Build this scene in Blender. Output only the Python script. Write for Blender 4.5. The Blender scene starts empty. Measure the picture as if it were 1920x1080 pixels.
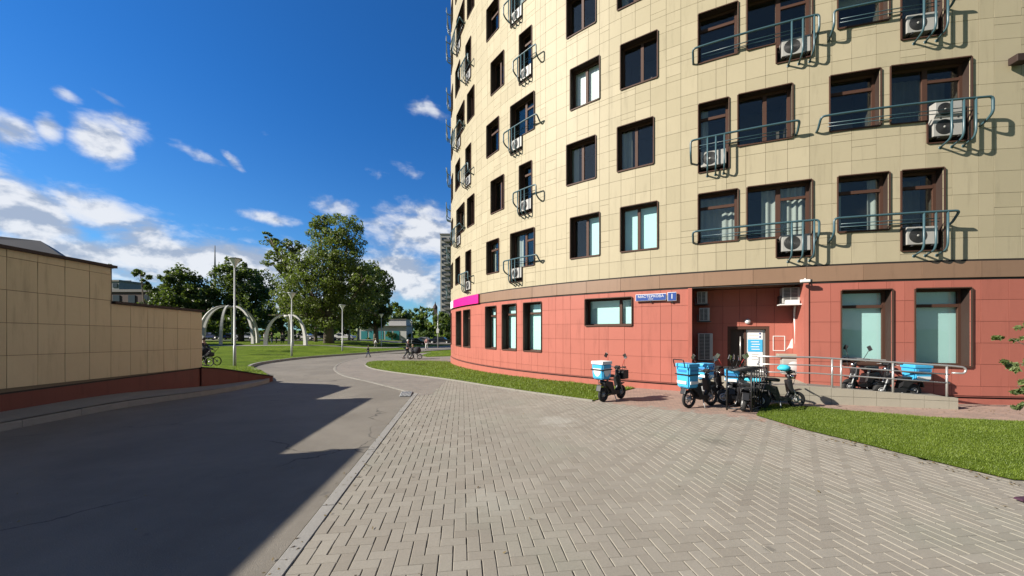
import bpy, bmesh, math, random
import numpy as np
from mathutils import Vector, Matrix
from mathutils.geometry import delaunay_2d_cdt
random.seed(7); rng = np.random.default_rng(7)
PI = math.pi; rad = math.radians
S = bpy.context.scene
COL = S.collection
# ------------------------------------------------------------------ camera
F_PX, HY, CAMZ = 700.0, 619.0, 1.95
cd = bpy.data.cameras.new('camera'); cam = bpy.data.objects.new('camera', cd); COL.objects.link(cam)
cam.location = (0, 0, CAMZ); cam.rotation_euler = (rad(90), 0, 0)
cd.sensor_width = 36; cd.lens = F_PX / 1920 * 36; cd.shift_y = (HY - 540) / 1920
cd.clip_start = 0.05; cd.clip_end = 6000
S.camera = cam
# ------------------------------------------------------------------ light
SUN_AZ, SUN_EL = rad(16), math.atan(.60)       # light travels +X, a little towards +Y
Ldir = Vector((math.cos(SUN_AZ) * math.cos(SUN_EL), math.sin(SUN_AZ) * math.cos(SUN_EL), -math.sin(SUN_EL)))
sl = bpy.data.lights.new('sun', 'SUN'); sun = bpy.data.objects.new('sun', sl); COL.objects.link(sun)
sl.energy = 5.0; sl.angle = rad(.5); sl.color = (1, .93, .82)
sun.rotation_euler = Ldir.to_track_quat('-Z', 'Y').to_euler(); sun.location = (-30, -5, 30)
S.view_settings.view_transform = 'Standard'; S.view_settings.look = 'None'
S.view_settings.exposure = 1.0; S.view_settings.gamma = 1


class NT:
    """tiny node helper"""
    def __init__(s, tree): s.t = tree; s.n = tree.nodes; s.l = tree.links
    def new(s, typ, **kw):
        n = s.n.new(typ)
        for k, v in kw.items(): setattr(n, k, v)
        return n
    def put(s, sock, v):
        if hasattr(v, 'links') or isinstance(v, bpy.types.NodeSocket): s.l.new(v, sock)
        elif v is not None: sock.default_value = v
    def m(s, op, a, b=None, c=None, clamp=False):
        n = s.new('ShaderNodeMath', operation=op); n.use_clamp = clamp
        s.put(n.inputs[0], a)
        if b is not None: s.put(n.inputs[1], b)
        if c is not None: s.put(n.inputs[2], c)
        return n.outputs[0]
    def mr(s, v, a, b, c=0., d=1., smooth=True):
        n = s.new('ShaderNodeMapRange'); n.interpolation_type = 'SMOOTHSTEP' if smooth else 'LINEAR'
        s.put(n.inputs[0], v)
        for i, x in enumerate((a, b, c, d)): s.put(n.inputs[1 + i], x)
        return n.outputs[0]
    def mix(s, f, a, b, blend='MIX'):
        n = s.new('ShaderNodeMix', data_type='RGBA', blend_type=blend)
        s.put(n.inputs[0], f); s.put(n.inputs[6], a); s.put(n.inputs[7], b)
        return n.outputs[2]
    def noise(s, vec, scale, detail=4, rough=.55, dist=0.):
        n = s.new('ShaderNodeTexNoise'); s.put(n.inputs['Vector'], vec)
        n.inputs['Scale'].default_value = scale; n.inputs['Detail'].default_value = detail
        n.inputs['Roughness'].default_value = rough; n.inputs['Distortion'].default_value = dist
        return n.outputs['Fac']
    def comb(s, x, y, z):
        n = s.new('ShaderNodeCombineXYZ')
        for i, v in enumerate((x, y, z)): s.put(n.inputs[i], v)
        return n.outputs[0]


# ------------------------------------------------------------------ sky
def azel(u, y):
    az = math.atan((u - 960) / F_PX); return az, math.atan((HY - y) / F_PX * math.cos(az))
W = bpy.data.worlds.new('World'); S.world = W; W.use_nodes = True
w = NT(W.node_tree); w.n.clear()
sky = w.new('ShaderNodeTexSky'); sky.sky_type = 'NISHITA'; sky.sun_disc = False
sky.sun_elevation = SUN_EL; sky.sun_rotation = math.atan2(-Ldir.x, -Ldir.y)
sky.air_density = 1.0; sky.dust_density = .4; sky.ozone_density = 3.0; sky.altitude = 200
tc = w.new('ShaderNodeTexCoord'); D = tc.outputs['Generated']
sp = w.new('ShaderNodeSeparateXYZ'); w.put(sp.inputs[0], D); dx, dy, dz = sp.outputs
AZ = w.m('ARCTAN2', dx, dy); EL = w.m('ARCSINE', dz)
nv = w.comb(AZ, w.m('MULTIPLY', EL, 1.5), 0.)
n1 = w.noise(nv, 8., 9, .55, .15); n2 = w.noise(nv, 19., 6, .62); nw = w.noise(w.comb(AZ, w.m('MULTIPLY', EL, 2.2), 4.), 11., 7, .6, .6)
# cloud banks: (u, y, radius u, radius y, strength, tilt)
BL = [(10, 385, 250, 72, 1.3, .22), (190, 412, 185, 50, 1.1, .2), (330, 445, 140, 34, .7, .1), (15, 240, 80, 40, 1.05, 0.1), (90, 240, 40, 30, .95, 0), (190, 264, 70, 38, 1.15, 0),
      (240, 235, 50, 40, .6, 0), (120, 172, 38, 15, .75, .3), (215, 190, 60, 8, .62, .35), (375, 290, 65, 16, .66, .35), (437, 303, 34, 14, .7, .9),
      (500, 408, 80, 14, .75, 0.1), (450, 432, 70, 12, .6, 0), (640, 392, 58, 26, .85, .2), (760, 395, 90, 26, .8, 0), (790, 440, 130, 56, 1.0, .1),
      (740, 525, 150, 60, 1.15, 0), (630, 560, 200, 60, .9, 0), (430, 500, 300, 62, 1.2, 0), (160, 480, 300, 45, 1.1, 0), (805, 205, 48, 18, .75, .3), (712, 328, 36, 14, .58, 0),
      (765, 318, 60, 20, .52, .3), (690, 380, 40, 14, .45, 0), (960, 300, 90, 60, .7, 0), (500, 250, 30, 8, .4, 0), (-150, 300, 200, 90, .9, 0), (-300, 480, 300, 120, 1., 0),
      (1500, 420, 500, 60, .9, 0), (2200, 500, 500, 80, .9, 0)]
tot = None
for (u, y, ru, ry, st, tl) in BL:
    a0, e0 = azel(u, y); sa = ru / F_PX * math.cos(a0) ** 2 * .98; se = ry / F_PX * math.cos(a0)
    A = w.m('SUBTRACT', AZ, a0); E_ = w.m('ADD', w.m('SUBTRACT', EL, e0), w.m('MULTIPLY', A, tl * .8))
    q = w.m('ADD', w.m('POWER', w.m('DIVIDE', A, sa), 2.), w.m('POWER', w.m('DIVIDE', E_, se), 2.))
    v = w.m('MULTIPLY', w.m('EXPONENT', w.m('MULTIPLY', q, -.9)), st)
    tot = v if tot is None else w.m('MAXIMUM', tot, v)
# weak scattered cloud elsewhere (behind the camera) near the horizon
beh = w.m('MULTIPLY', w.mr(dy, .1, -.3), w.mr(EL, .5, .05, 0., .45))
tot = w.m('MAXIMUM', tot, beh)
dens = w.m('ADD', tot, w.m('ADD', w.m('MULTIPLY', w.m('SUBTRACT', n1, .5), 1.5), w.m('MULTIPLY', w.m('SUBTRACT', nw, .5), 1.0)))
alpha = w.m('MULTIPLY', w.mr(dens, .38, 1.02), w.mr(tot, .08, .3))
alpha = w.m('MULTIPLY', alpha, .93)
nl = w.noise(w.comb(w.m('MULTIPLY', AZ, 1.), w.m('MULTIPLY', w.m('SUBTRACT', EL, .018), 1.5), .0), 8., 9, .55, .15)
lit = w.mr(w.m('ADD', w.m('MULTIPLY', w.m('SUBTRACT', n1, nl), 5.5), w.m('MULTIPLY', n2, .95)), .05, .75)
ccol = w.mix(lit, (.40, .47, .60, 1), (.86, .88, .92, 1))
tint = w.mix(w.mr(EL, -.02, .55), (.44, .83, 1.14, 1), (.19, .69, 1.24, 1)); tint = w.mix(w.mr(dy, .1, -.4), tint, (.50, .58, .66, 1))  # unseen sky behind the camera gets an added neutral tint for less blue shade
skc = w.mix(1., sky.outputs[0], tint, 'MULTIPLY')
hz = w.mr(EL, .0, .34, 1.1, .0)
bg = w.new('ShaderNodeBackground'); w.put(bg.inputs['Color'], skc); bg.inputs['Strength'].default_value = .063
bg2 = w.new('ShaderNodeBackground'); w.put(bg2.inputs['Color'], ccol); bg2.inputs['Strength'].default_value = .50
mx = w.new('ShaderNodeMixShader'); w.put(mx.inputs[0], alpha); w.l.new(bg.outputs[0], mx.inputs[1]); w.l.new(bg2.outputs[0], mx.inputs[2])
ow = w.new('ShaderNodeOutputWorld'); w.l.new(mx.outputs[0], ow.inputs[0])


# ------------------------------------------------------------------ materials
ALB = .80        # overall reflectance level
def mat(name, col, rough=.6, metal=0., noise=None, bump=None, spec=None, attr=None, coat=0., streak=0., noise2=None):
    """noise=(scale, amount) tone variation, bump=(scale, strength), attr = amount of per-face random tone"""
    m = bpy.data.materials.new(name); m.use_nodes = True; t = NT(m.node_tree); b = t.n['Principled BSDF']
    c = (*[q * ALB for q in col], 1); out = None
    tcx = t.new('ShaderNodeTexCoord').outputs['Object']
    geo = t.new('ShaderNodeNewGeometry').outputs['Position']
    if noise:
        fac = t.noise(geo, noise[0], 5, .6)
        k = t.m('MULTIPLY_ADD', t.m('SUBTRACT', fac, .5), 2 * noise[1], 1.)
        if noise2:
            k = t.m('MULTIPLY', k, t.m('MULTIPLY_ADD', t.m('SUBTRACT', t.noise(geo, noise2[0], 4, .6), .5), 2 * noise2[1], 1.))
        out = t.mix(1., c, t.comb(k, k, k), 'MULTIPLY')
    if streak:
        sp_ = t.new('ShaderNodeSeparateXYZ'); t.put(sp_.inputs[0], geo)
        sn = t.noise(t.comb(t.m('MULTIPLY', sp_.outputs[0], 5.), t.m('MULTIPLY', sp_.outputs[1], 5.), t.m('MULTIPLY', sp_.outputs[2], .55)), 1., 6, .7)
        k = t.m('SUBTRACT', 1., t.mr(sn, .5, .75, 0., streak)); out = t.mix(1., out if out is not None else c, t.comb(k, k, k), 'MULTIPLY')
    if attr:
        a = t.new('ShaderNodeAttribute'); a.attribute_name = 'rnd'
        k = t.m('MULTIPLY_ADD', t.m('SUBTRACT', a.outputs['Fac'], .5), 2 * attr, 1.)
        out = t.mix(1., out if out is not None else c, t.comb(k, k, t.m('POWER', k, 1.15)), 'MULTIPLY')
    if out is not None: t.put(b.inputs['Base Color'], out)
    else: b.inputs['Base Color'].default_value = c
    b.inputs['Roughness'].default_value = rough; b.inputs['Metallic'].default_value = metal
    if spec is not None: b.inputs['Specular IOR Level'].default_value = spec
    if coat: b.inputs['Coat Weight'].default_value = coat
    if bump:
        bn = t.new('ShaderNodeBump'); bn.inputs['Strength'].default_value = bump[1]; bn.inputs['Distance'].default_value = .01
        t.put(bn.inputs['Height'], t.noise(geo, bump[0], 5, .65)); t.l.new(bn.outputs[0], b.inputs['Normal'])
    return m

M = {}
def mk(k, *a, **kw): M[k] = mat(k, *a, **kw)
mk('panel_cream', (.44, .382, .262), .5, attr=.06, noise=(2.2, .05), spec=.12, streak=.16)
mk('panel_red', (.43, .142, .106), .5, attr=.05, noise=(1.5, .06), spec=.2, streak=.2)
mk('panel_brown', (.27, .165, .105), .4, attr=.06, noise=(1.5, .08), streak=.2)
mk('panel_sand', (.62, .50, .30), .5, streak=.22, attr=.05, noise=(.8, .07), noise2=(7, .04))
mk('gap_dark', (.018, .013, .011), .8)
mk('joint_brown', (.16, .125, .08), .8)
mk('joint_sand', (.12, .105, .075), .8)
mk('joint_red', (.20, .06, .045), .8)
mk('base_red', (.15, .036, .024), .65, noise=(1.2, .15), attr=.05, streak=.35)
mk('frame_brown', (.080, .040, .028), .6, noise=(3, .1), spec=.2)
mk('reveal_brown', (.045, .029, .024), .6, spec=.2)
mk('rail_teal', (.05, .105, .125), .35, noise=(4, .1), spec=.5)
mk('ac_white', (.38, .37, .345), .45, noise=(3, .08))
mk('ac_dark', (.03, .03, .03), .5)
mk('steel', (.55, .54, .52), .35, .6)
mk('galv', (.42, .43, .43), .5, .3, noise=(2, .12))
mk('black_metal', (.012, .012, .013), .4)
mk('black_plastic', (.016, .016, .018), .45)
mk('rubber', (.018, .018, .018), .8)
mk('dark_cloth', (.014, .014, .018), .9)
mk('cyan_box', (.06, .42, .72), .45, noise=(9, .08))
mk('cyan_deep', (.03, .20, .48), .5)
mk('cyan_cloth', (.05, .55, .75), .6, noise=(14, .15))
mk('navy_cloth', (.02, .07, .12), .8)
mk('white_paint', (.78, .78, .76), .5)
mk('red_paint', (.45, .03, .03), .4)
mk('chrome', (.75, .75, .75), .15, 1.)
mk('magenta', (.80, .01, .25), .4)
mk('sign_blue', (.035, .08, .30), .35)
mk('concrete', (.34, .31, .245), .85, noise=(3, .12), bump=(30, .3))
mk('concrete_pale', (.25, .235, .20), .85, noise=(2.5, .16), noise2=(22, .1), bump=(35, .4))
mk('kerb_stone', (.28, .268, .245), .85, noise=(2.5, .2), noise2=(25, .12), bump=(40, .4))
mk('arch_white', (.52, .51, .47), .7, noise=(1, .1))
mk('soil', (.06, .07, .02), .95, noise=(3, .4))
mk('bark', (.13, .10, .075), .9, noise=(3, .35), bump=(14, .8))
mk('bark_pale', (.40, .37, .32), .9, noise=(2, .4), bump=(14, .6))
mk('skin', (.45, .27, .20), .6)
mk('hair', (.05, .03, .02), .7)
mk('hair_fair', (.42, .33, .22), .7)
mk('cloth_dark', (.02, .022, .03), .85)
mk('cloth_white', (.65, .65, .65), .85)
mk('cloth_blue', (.05, .08, .16), .85)
mk('cloth_grey', (.2, .2, .2), .85)
mk('cloth_green', (.1, .4, .2), .85)
mk('cloth_pink', (.5, .25, .25), .85)
mk('car_black', (.012, .013, .016), .2, coat=.6)
mk('car_white', (.6, .6, .6), .25, coat=.6)
mk('car_blue', (.02, .03, .10), .2, coat=.6)
mk('car_silver', (.32, .33, .35), .25, .4, coat=.5)
mk('car_glass', (.02, .025, .03), .06)
mk('brick_dark', (.075, .05, .045), .85, noise=(.6, .25))
mk('far_grey', (.20, .21, .23), .85, noise=(.1, .2))
mk('far_panel', (.34, .33, .32), .85, noise=(.1, .12))
mk('far_window', (.03, .04, .05), .15)
mk('roof_grey', (.18, .17, .165), .85, noise=(.5, .2))
mk('kiosk_wall', (.5, .5, .5), .7, noise=(.6, .1))
mk('kiosk_teal', (.02, .22, .25), .5)
mk('tower_grey', (.14, .15, .17), .8)
mk('plum', (.05, .015, .035), .9)
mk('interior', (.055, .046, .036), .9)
mk('curtain', (.42, .42, .38), .9, noise=(2, .1))
mk('curtain_grey', (.16, .155, .14), .9, noise=(3, .2))
mk('blind', (.68, .95, .92), .8, noise=(1.5, .04))
mk('lamp_glass', (.7, .72, .72), .2)


def glass_mat():
    m = bpy.data.materials.new('window_glass'); m.use_nodes = True; t = NT(m.node_tree); t.n.clear()
    tr = t.new('ShaderNodeBsdfTransparent'); tr.inputs[0].default_value = (.91, .95, .95, 1)
    gl = t.new('ShaderNodeBsdfGlossy'); gl.inputs['Roughness'].default_value = .02; gl.inputs[0].default_value = (.92, .88, .80, 1)
    bn = t.new('ShaderNodeBump'); bn.inputs['Strength'].default_value = .12; bn.inputs['Distance'].default_value = .03
    t.put(bn.inputs['Height'], t.noise(t.new('ShaderNodeNewGeometry').outputs['Position'], 1.3, 2, .5)); t.l.new(bn.outputs[0], gl.inputs['Normal'])
    g_ = t.new('ShaderNodeNewGeometry'); vm = t.new('ShaderNodeVectorMath', operation='DOT_PRODUCT'); t.l.new(g_.outputs['Normal'], vm.inputs[0]); t.l.new(g_.outputs['Incoming'], vm.inputs[1])
    q = t.m('SUBTRACT', 1., t.m('ABSOLUTE', vm.outputs['Value']))
    f = t.m('MULTIPLY_ADD', t.m('POWER', q, 4.5), .85, .055, clamp=True)
    mxs = t.new('ShaderNodeMixShader'); t.put(mxs.inputs[0], f); t.l.new(tr.outputs[0], mxs.inputs[1]); t.l.new(gl.outputs[0], mxs.inputs[2])
    o = t.new('ShaderNodeOutputMaterial'); t.l.new(mxs.outputs[0], o.inputs[0]); return m
M['glass'] = glass_mat()


def leaf_mat(name, c1, c2, trans=.35):
    m = bpy.data.materials.new(name); m.use_nodes = True; t = NT(m.node_tree); b = t.n['Principled BSDF']; o = t.n['Material Output']
    a = t.new('ShaderNodeAttribute'); a.attribute_name = 'rnd'
    col = t.mix(a.outputs['Fac'], (*c1, 1), (*c2, 1)); t.put(b.inputs['Base Color'], col); b.inputs['Roughness'].default_value = .55
    tl = t.new('ShaderNodeBsdfTranslucent'); t.put(tl.inputs[0], t.mix(.5, col, (.35, .5, .05, 1), 'MIX'))
    ms = t.new('ShaderNodeMixShader'); ms.inputs[0].default_value = trans
    t.l.new(b.outputs[0], ms.inputs[1]); t.l.new(tl.outputs[0], ms.inputs[2]); t.l.new(ms.outputs[0], o.inputs[0]); M[name] = m
leaf_mat('leaf_oak', (.028, .045, .008), (.135, .165, .032), .3)
leaf_mat('leaf_dark', (.014, .032, .007), (.06, .10, .02), .22)
leaf_mat('leaf_mid', (.028, .052, .01), (.10, .14, .024), .3)
leaf_mat('leaf_bush', (.06, .09, .03), (.16, .2, .07), .3)
leaf_mat('leaf_litter', (.05, .03, .015), (.20, .14, .05), .1)
leaf_mat('grass_blade', (.07, .11, .010), (.20, .265, .035), .35)


def asphalt():
    m = bpy.data.materials.new('asphalt'); m.use_nodes = True; t = NT(m.node_tree); b = t.n['Principled BSDF']
    p = t.new('ShaderNodeNewGeometry').outputs['Position']
    big = t.noise(p, .35, 5, .6, .6); mid = t.noise(p, 2.5, 5, .65); fine = t.noise(p, 140, 2, .7)
    sep = t.new('ShaderNodeSeparateXYZ'); t.put(sep.inputs[0], p)
    tr = t.noise(t.comb(t.m('MULTIPLY', sep.outputs[0], 1.6), t.m('MULTIPLY', sep.outputs[1], .18), 0.), 1., 4, .6)
    c = t.mix(t.mr(big, .35, .65), (.132, .117, .095, 1), (.172, .154, .126, 1))
    k = t.m('ADD', t.m('MULTIPLY', mid, .28), t.m('ADD', t.m('MULTIPLY', fine, .45), t.m('MULTIPLY', tr, .22)))
    k = t.m('ADD', k, .53); c = t.mix(1., c, t.comb(k, k, k), 'MULTIPLY')
    spots = t.mr(t.noise(p, 1.9, 3, .5), .70, .74, 0., .55); c = t.mix(spots, c, (.07, .066, .06, 1))
    vo = t.new('ShaderNodeTexVoronoi', feature='DISTANCE_TO_EDGE'); dn = t.new('ShaderNodeTexNoise'); t.put(dn.inputs['Vector'], p); dn.inputs['Scale'].default_value = 1.6; dn.inputs['Detail'].default_value = 6
    va = t.new('ShaderNodeVectorMath', operation='MULTIPLY_ADD'); t.l.new(dn.outputs['Color'], va.inputs[0]); va.inputs[1].default_value = (.9, .9, 0); t.l.new(p, va.inputs[2])
    t.l.new(va.outputs[0], vo.inputs['Vector']); vo.inputs['Scale'].default_value = .23
    crack = t.m('MULTIPLY', t.mr(vo.outputs['Distance'], .006, .001), t.mr(t.noise(p, .4, 3), .48, .58)); c = t.mix(t.m('MULTIPLY', crack, .75), c, (.03, .028, .025, 1))
    dust = t.mr(t.noise(p, .8, 7, .7), .5, .8, 0., .35); c = t.mix(dust, c, (.20, .185, .16, 1))
    grit = t.mr(t.noise(p, 45, 2, .6), .68, .74, 0., .55); c = t.mix(grit, c, (.26, .25, .23, 1))
    t.put(b.inputs['Base Color'], c); b.inputs['Roughness'].default_value = .85
    bn = t.new('ShaderNodeBump'); bn.inputs['Strength'].default_value = .7; bn.inputs['Distance'].default_value = .008
    t.put(bn.inputs['Height'], t.noise(p, 90, 3, .7)); t.l.new(bn.outputs[0], b.inputs['Normal']); M['asphalt'] = m
asphalt()


def brick_ground(name, c1, c2, mortar, bw, bh, rot=0.):
    m = bpy.data.materials.new(name); m.use_nodes = True; t = NT(m.node_tree); b = t.n['Principled BSDF']
    p = t.new('ShaderNodeNewGeometry').outputs['Position']
    mp = t.new('ShaderNodeMapping'); t.put(mp.inputs[0], p); mp.inputs['Rotation'].default_value = (0, 0, rot)
    br = t.new('ShaderNodeTexBrick'); t.put(br.inputs['Vector'], mp.outputs[0])
    br.inputs['Scale'].default_value = 1.; br.inputs['Brick Width'].default_value = bw; br.inputs['Row Height'].default_value = bh
    br.inputs['Mortar Size'].default_value = .006; br.inputs['Mortar Smooth'].default_value = .3
    br.inputs['Color1'].default_value = (*c1, 1); br.inputs['Color2'].default_value = (*c2, 1); br.inputs['Mortar'].default_value = (*mortar, 1)
    k = t.m('MULTIPLY_ADD', t.noise(p, 1.1, 5, .65), .6, .7)
    k = t.m('MULTIPLY', k, t.m('MULTIPLY_ADD', t.noise(p, 30, 3, .65), .4, .8))
    t.put(b.inputs['Base Color'], t.mix(1., br.outputs[0], t.comb(k, k, k), 'MULTIPLY')); b.inputs['Roughness'].default_value = .85
    bn = t.new('ShaderNodeBump'); bn.inputs['Strength'].default_value = .6; bn.inputs['Distance'].default_value = .006; bn.invert = True
    t.put(bn.inputs['Height'], br.outputs[1]); t.l.new(bn.outputs[0], b.inputs['Normal']); M[name] = m
brick_ground('pink_paving', (.32, .215, .165), (.24, .17, .135), (.17, .13, .11), .2, .1, .3)
brick_ground('path_paving', (.215, .187, .155), (.172, .152, .13), (.11, .10, .09), .2, .1, .15)


def paver_mat():
    m = bpy.data.materials.new('paver'); m.use_nodes = True; t = NT(m.node_tree); b = t.n['Principled BSDF']
    p = t.new('ShaderNodeNewGeometry').outputs['Position']; a = t.new('ShaderNodeAttribute'); a.attribute_name = 'rnd'
    c = t.mix(a.outputs['Fac'], (.195, .173, .14, 1), (.245, .224, .186, 1))
    c = t.mix(t.mr(t.noise(p, .45, 4, .6), .45, .75, 0., .55), c, (.195, .20, .155, 1))
    k = t.m('MULTIPLY_ADD', t.noise(p, .8, 5, .65), .42, .80)
    k = t.m('MULTIPLY', k, t.m('MULTIPLY_ADD', t.noise(p, 55, 4, .7), .42, .79))
    c = t.mix(1., c, t.comb(k, k, k), 'MULTIPLY')
    c = t.mix(t.mr(t.noise(p, 4.2, 2, .5), .74, .77, 0., .5), c, (.10, .09, .08, 1))
    c = t.mix(t.mr(t.noise(p, 1.7, 7, .75), .55, .78, 0., .3), c, (.29, .27, .23, 1))
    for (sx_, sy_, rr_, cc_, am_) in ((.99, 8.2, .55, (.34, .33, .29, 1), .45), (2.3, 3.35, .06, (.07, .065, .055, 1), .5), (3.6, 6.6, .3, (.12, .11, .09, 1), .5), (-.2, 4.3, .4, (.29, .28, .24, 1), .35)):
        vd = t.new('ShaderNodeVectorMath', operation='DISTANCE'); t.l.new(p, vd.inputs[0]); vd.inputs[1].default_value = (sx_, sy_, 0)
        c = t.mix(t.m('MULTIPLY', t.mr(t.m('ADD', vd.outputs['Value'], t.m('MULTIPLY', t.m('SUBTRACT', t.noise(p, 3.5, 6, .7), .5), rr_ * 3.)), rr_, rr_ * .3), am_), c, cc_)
    c = t.mix(t.mr(t.noise(p, .33, 5, .6), .58, .8, 0., .25), c, (.165, .15, .12, 1))
    t.put(b.inputs['Base Color'], c); b.inputs['Roughness'].default_value = .82
    bn = t.new('ShaderNodeBump'); bn.inputs['Strength'].default_value = .35; bn.inputs['Distance'].default_value = .004
    t.put(bn.inputs['Height'], t.noise(p, 120, 3, .7)); t.l.new(bn.outputs[0], b.inputs['Normal']); M['paver'] = m
paver_mat()


def lawn_mat():
    m = bpy.data.materials.new('lawn'); m.use_nodes = True; t = NT(m.node_tree); b = t.n['Principled BSDF']
    p = t.new('ShaderNodeNewGeometry').outputs['Position']
    c = t.mix(t.mr(t.noise(p, .5, 6, .65), .3, .7), (.08, .13, .008, 1), (.155, .215, .018, 1))
    c = t.mix(t.mr(t.noise(p, 7, 5, .7), .35, .7), t.mix(1., c, (.62, .66, .5, 1), 'MULTIPLY'), c)
    c = t.mix(t.mr(t.noise(p, .6, 5, .65), .56, .74, 0., .55), c, (.14, .13, .055, 1))
    t.put(b.inputs['Base Color'], c); b.inputs['Roughness'].default_value = .9; b.inputs['Specular IOR Level'].default_value = .1
    bn = t.new('ShaderNodeBump'); bn.inputs['Strength'].default_value = 1.; bn.inputs['Distance'].default_value = .12
    t.put(bn.inputs['Height'], t.noise(p, 9, 5, .75)); t.l.new(bn.outputs[0], b.inputs['Normal']); M['lawn'] = m
lawn_mat()


# ------------------------------------------------------------------ object helpers
def tag(o, label=None, cat=None, group=None, kind=None):
    if label: o['label'] = label
    if cat: o['category'] = cat
    if group: o['group'] = group
    if kind: o['kind'] = kind
    return o
def empty(name, loc=(0, 0, 0), rz=0., label=None, cat=None, group=None):
    o = bpy.data.objects.new(name, None); COL.objects.link(o); o.location = loc; o.rotation_euler = (0, 0, rz); o.empty_display_size = .2
    return tag(o, label, cat, group)
def copy_tree(o, parent=None):
    c = o.copy(); COL.objects.link(c)
    if parent is not None: c.parent = parent
    for ch in list(o.children): copy_tree(ch, c)
    return c


class MB:
    def __init__(s): s.v = []; s.f = []; s.mi = []; s.r = []; s.mats = []; s.sm = []
    def mid(s, m):
        m = M[m] if isinstance(m, str) else m
        if m not in s.mats: s.mats.append(m)
        return s.mats.index(m)
    def add(s, vs, fs, m, r=None, smooth=False):
        b = len(s.v); k = s.mid(m); s.v += [tuple(x) for x in vs]
        for f in fs: s.f.append([b + i for i in f]); s.mi.append(k); s.r.append(random.random() if r is None else r); s.sm.append(smooth)
        return s
    def box(s, c, size, m, R=None, bev=0., r=None):
        hx, hy, hz = [x / 2 for x in size]
        if bev > 0:
            bm = bmesh.new(); bmesh.ops.create_cube(bm, size=1.); bmesh.ops.scale(bm, vec=size, verts=bm.verts)
            bmesh.ops.bevel(bm, geom=bm.edges[:], offset=bev, segments=2, profile=.6, affect='EDGES')
            bm.verts.index_update(); vs = [v.co.copy() for v in bm.verts]; fs = [[v.index for v in f.verts] for f in bm.faces]; bm.free()
        else:
            vs = [Vector((x, y, z)) for z in (-hz, hz) for y in (-hy, hy) for x in (-hx, hx)]
            fs = [(0, 2, 3, 1), (4, 5, 7, 6), (0, 1, 5, 4), (2, 6, 7, 3), (0, 4, 6, 2), (1, 3, 7, 5)]
        c = Vector(c)
        if R is not None: vs = [R @ v for v in vs]
        return s.add([c + v for v in vs], fs, m, r)
    def tube(s, pts, rad_, m, n=8, cap=True, smooth=True, r=None):
        pts = [Vector(p) for p in pts]; k = len(pts); rr = rad_ if isinstance(rad_, (list, tuple)) else [rad_] * k
        vs = []; up = None
        for i, p in enumerate(pts):
            d = (pts[min(i + 1, k - 1)] - pts[max(i - 1, 0)]).normalized()
            if up is None: up = d.orthogonal().normalized()
            up = (up - d * up.dot(d)); up = up.normalized() if up.length > 1e-6 else d.orthogonal().normalized()
            sd = d.cross(up)
            for j in range(n): a = 2 * PI * j / n; vs.append(p + (up * math.cos(a) + sd * math.sin(a)) * rr[i])
        fs = [(i * n + j, i * n + (j + 1) % n, (i + 1) * n + (j + 1) % n, (i + 1) * n + j) for i in range(k - 1) for j in range(n)]
        s.add(vs, fs, m, r, smooth)
        if cap: b = len(s.v) - len(vs); s.f += [[b + j for j in range(n)][::-1], [b + (k - 1) * n + j for j in range(n)]]; q = s.mid(m); s.mi += [q, q]; s.r += [.5, .5]; s.sm += [False, False]
        return s
    def lathe(s, prof, m, c=(0, 0, 0), n=16, axis='z', R=None):
        vs = []
        for (r_, h) in prof:
            for j in range(n):
                a = 2 * PI * j / n; x, y = r_ * math.cos(a), r_ * math.sin(a)
                v = Vector((x, y, h)) if axis == 'z' else (Vector((x, h, y)) if axis == 'y' else Vector((h, x, y)))
                if R is not None: v = R @ v
                vs.append(v + Vector(c))
        k = len(prof); fs = [(i * n + j, i * n + (j + 1) % n, (i + 1) * n + (j + 1) % n, (i + 1) * n + j) for i in range(k - 1) for j in range(n)]
        return s.add(vs, fs, m, None, True)
    def poly(s, pts, m, r=None): return s.add(pts, [list(range(len(pts)))], m, r)
    def prism(s, prof, y0, y1, m, r=None):
        """profile in xz extruded along y"""
        n = len(prof); vs = [(x, y0, z) for x, z in prof] + [(x, y1, z) for x, z in prof]
        fs = [list(range(n))[::-1], list(range(n, 2 * n))] + [(i, (i + 1) % n, n + (i + 1) % n, n + i) for i in range(n)]
        return s.add(vs, fs, m, r)
    def build(s, name, parent=None, loc=None, label=None, cat=None, group=None, kind=None, rz=None, attr=True):
        me = bpy.data.meshes.new(name); me.from_pydata([tuple(x) for x in s.v], [], s.f)
        for m in s.mats: me.materials.append(m)
        me.polygons.foreach_set('material_index', s.mi); me.polygons.foreach_set('use_smooth', s.sm)
        if attr:
            a = me.attributes.new('rnd', 'FLOAT', 'FACE'); a.data.foreach_set('value', s.r)
        me.update(); o = bpy.data.objects.new(name, me); COL.objects.link(o)
        if parent is not None: o.parent = parent
        if loc is not None: o.location = loc
        if rz is not None: o.rotation_euler = (0, 0, rz)
        return tag(o, label, cat, group, kind)


def np_mesh(name, V, Fq, m, rnd, smooth=False):
    """V (n,3), Fq (k,c) faces as numpy"""
    me = bpy.data.meshes.new(name); k, c = Fq.shape
    me.vertices.add(len(V)); me.vertices.foreach_set('co', V.astype(np.float32).ravel())
    me.loops.add(k * c); me.loops.foreach_set('vertex_index', Fq.astype(np.int32).ravel())
    me.polygons.add(k); me.polygons.foreach_set('loop_start', (np.arange(k) * c).astype(np.int32))
    try: me.polygons.foreach_set('loop_total', np.full(k, c, np.int32))
    except Exception: pass
    a = me.attributes.new('rnd', 'FLOAT', 'FACE'); a.data.foreach_set('value', rnd.astype(np.float32))
    me.materials.append(M[m]); me.polygons.foreach_set('use_smooth', np.zeros(k, dtype=bool)); me.update(calc_edges=True); me.validate()
    o = bpy.data.objects.new(name, me); COL.objects.link(o); return o


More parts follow.
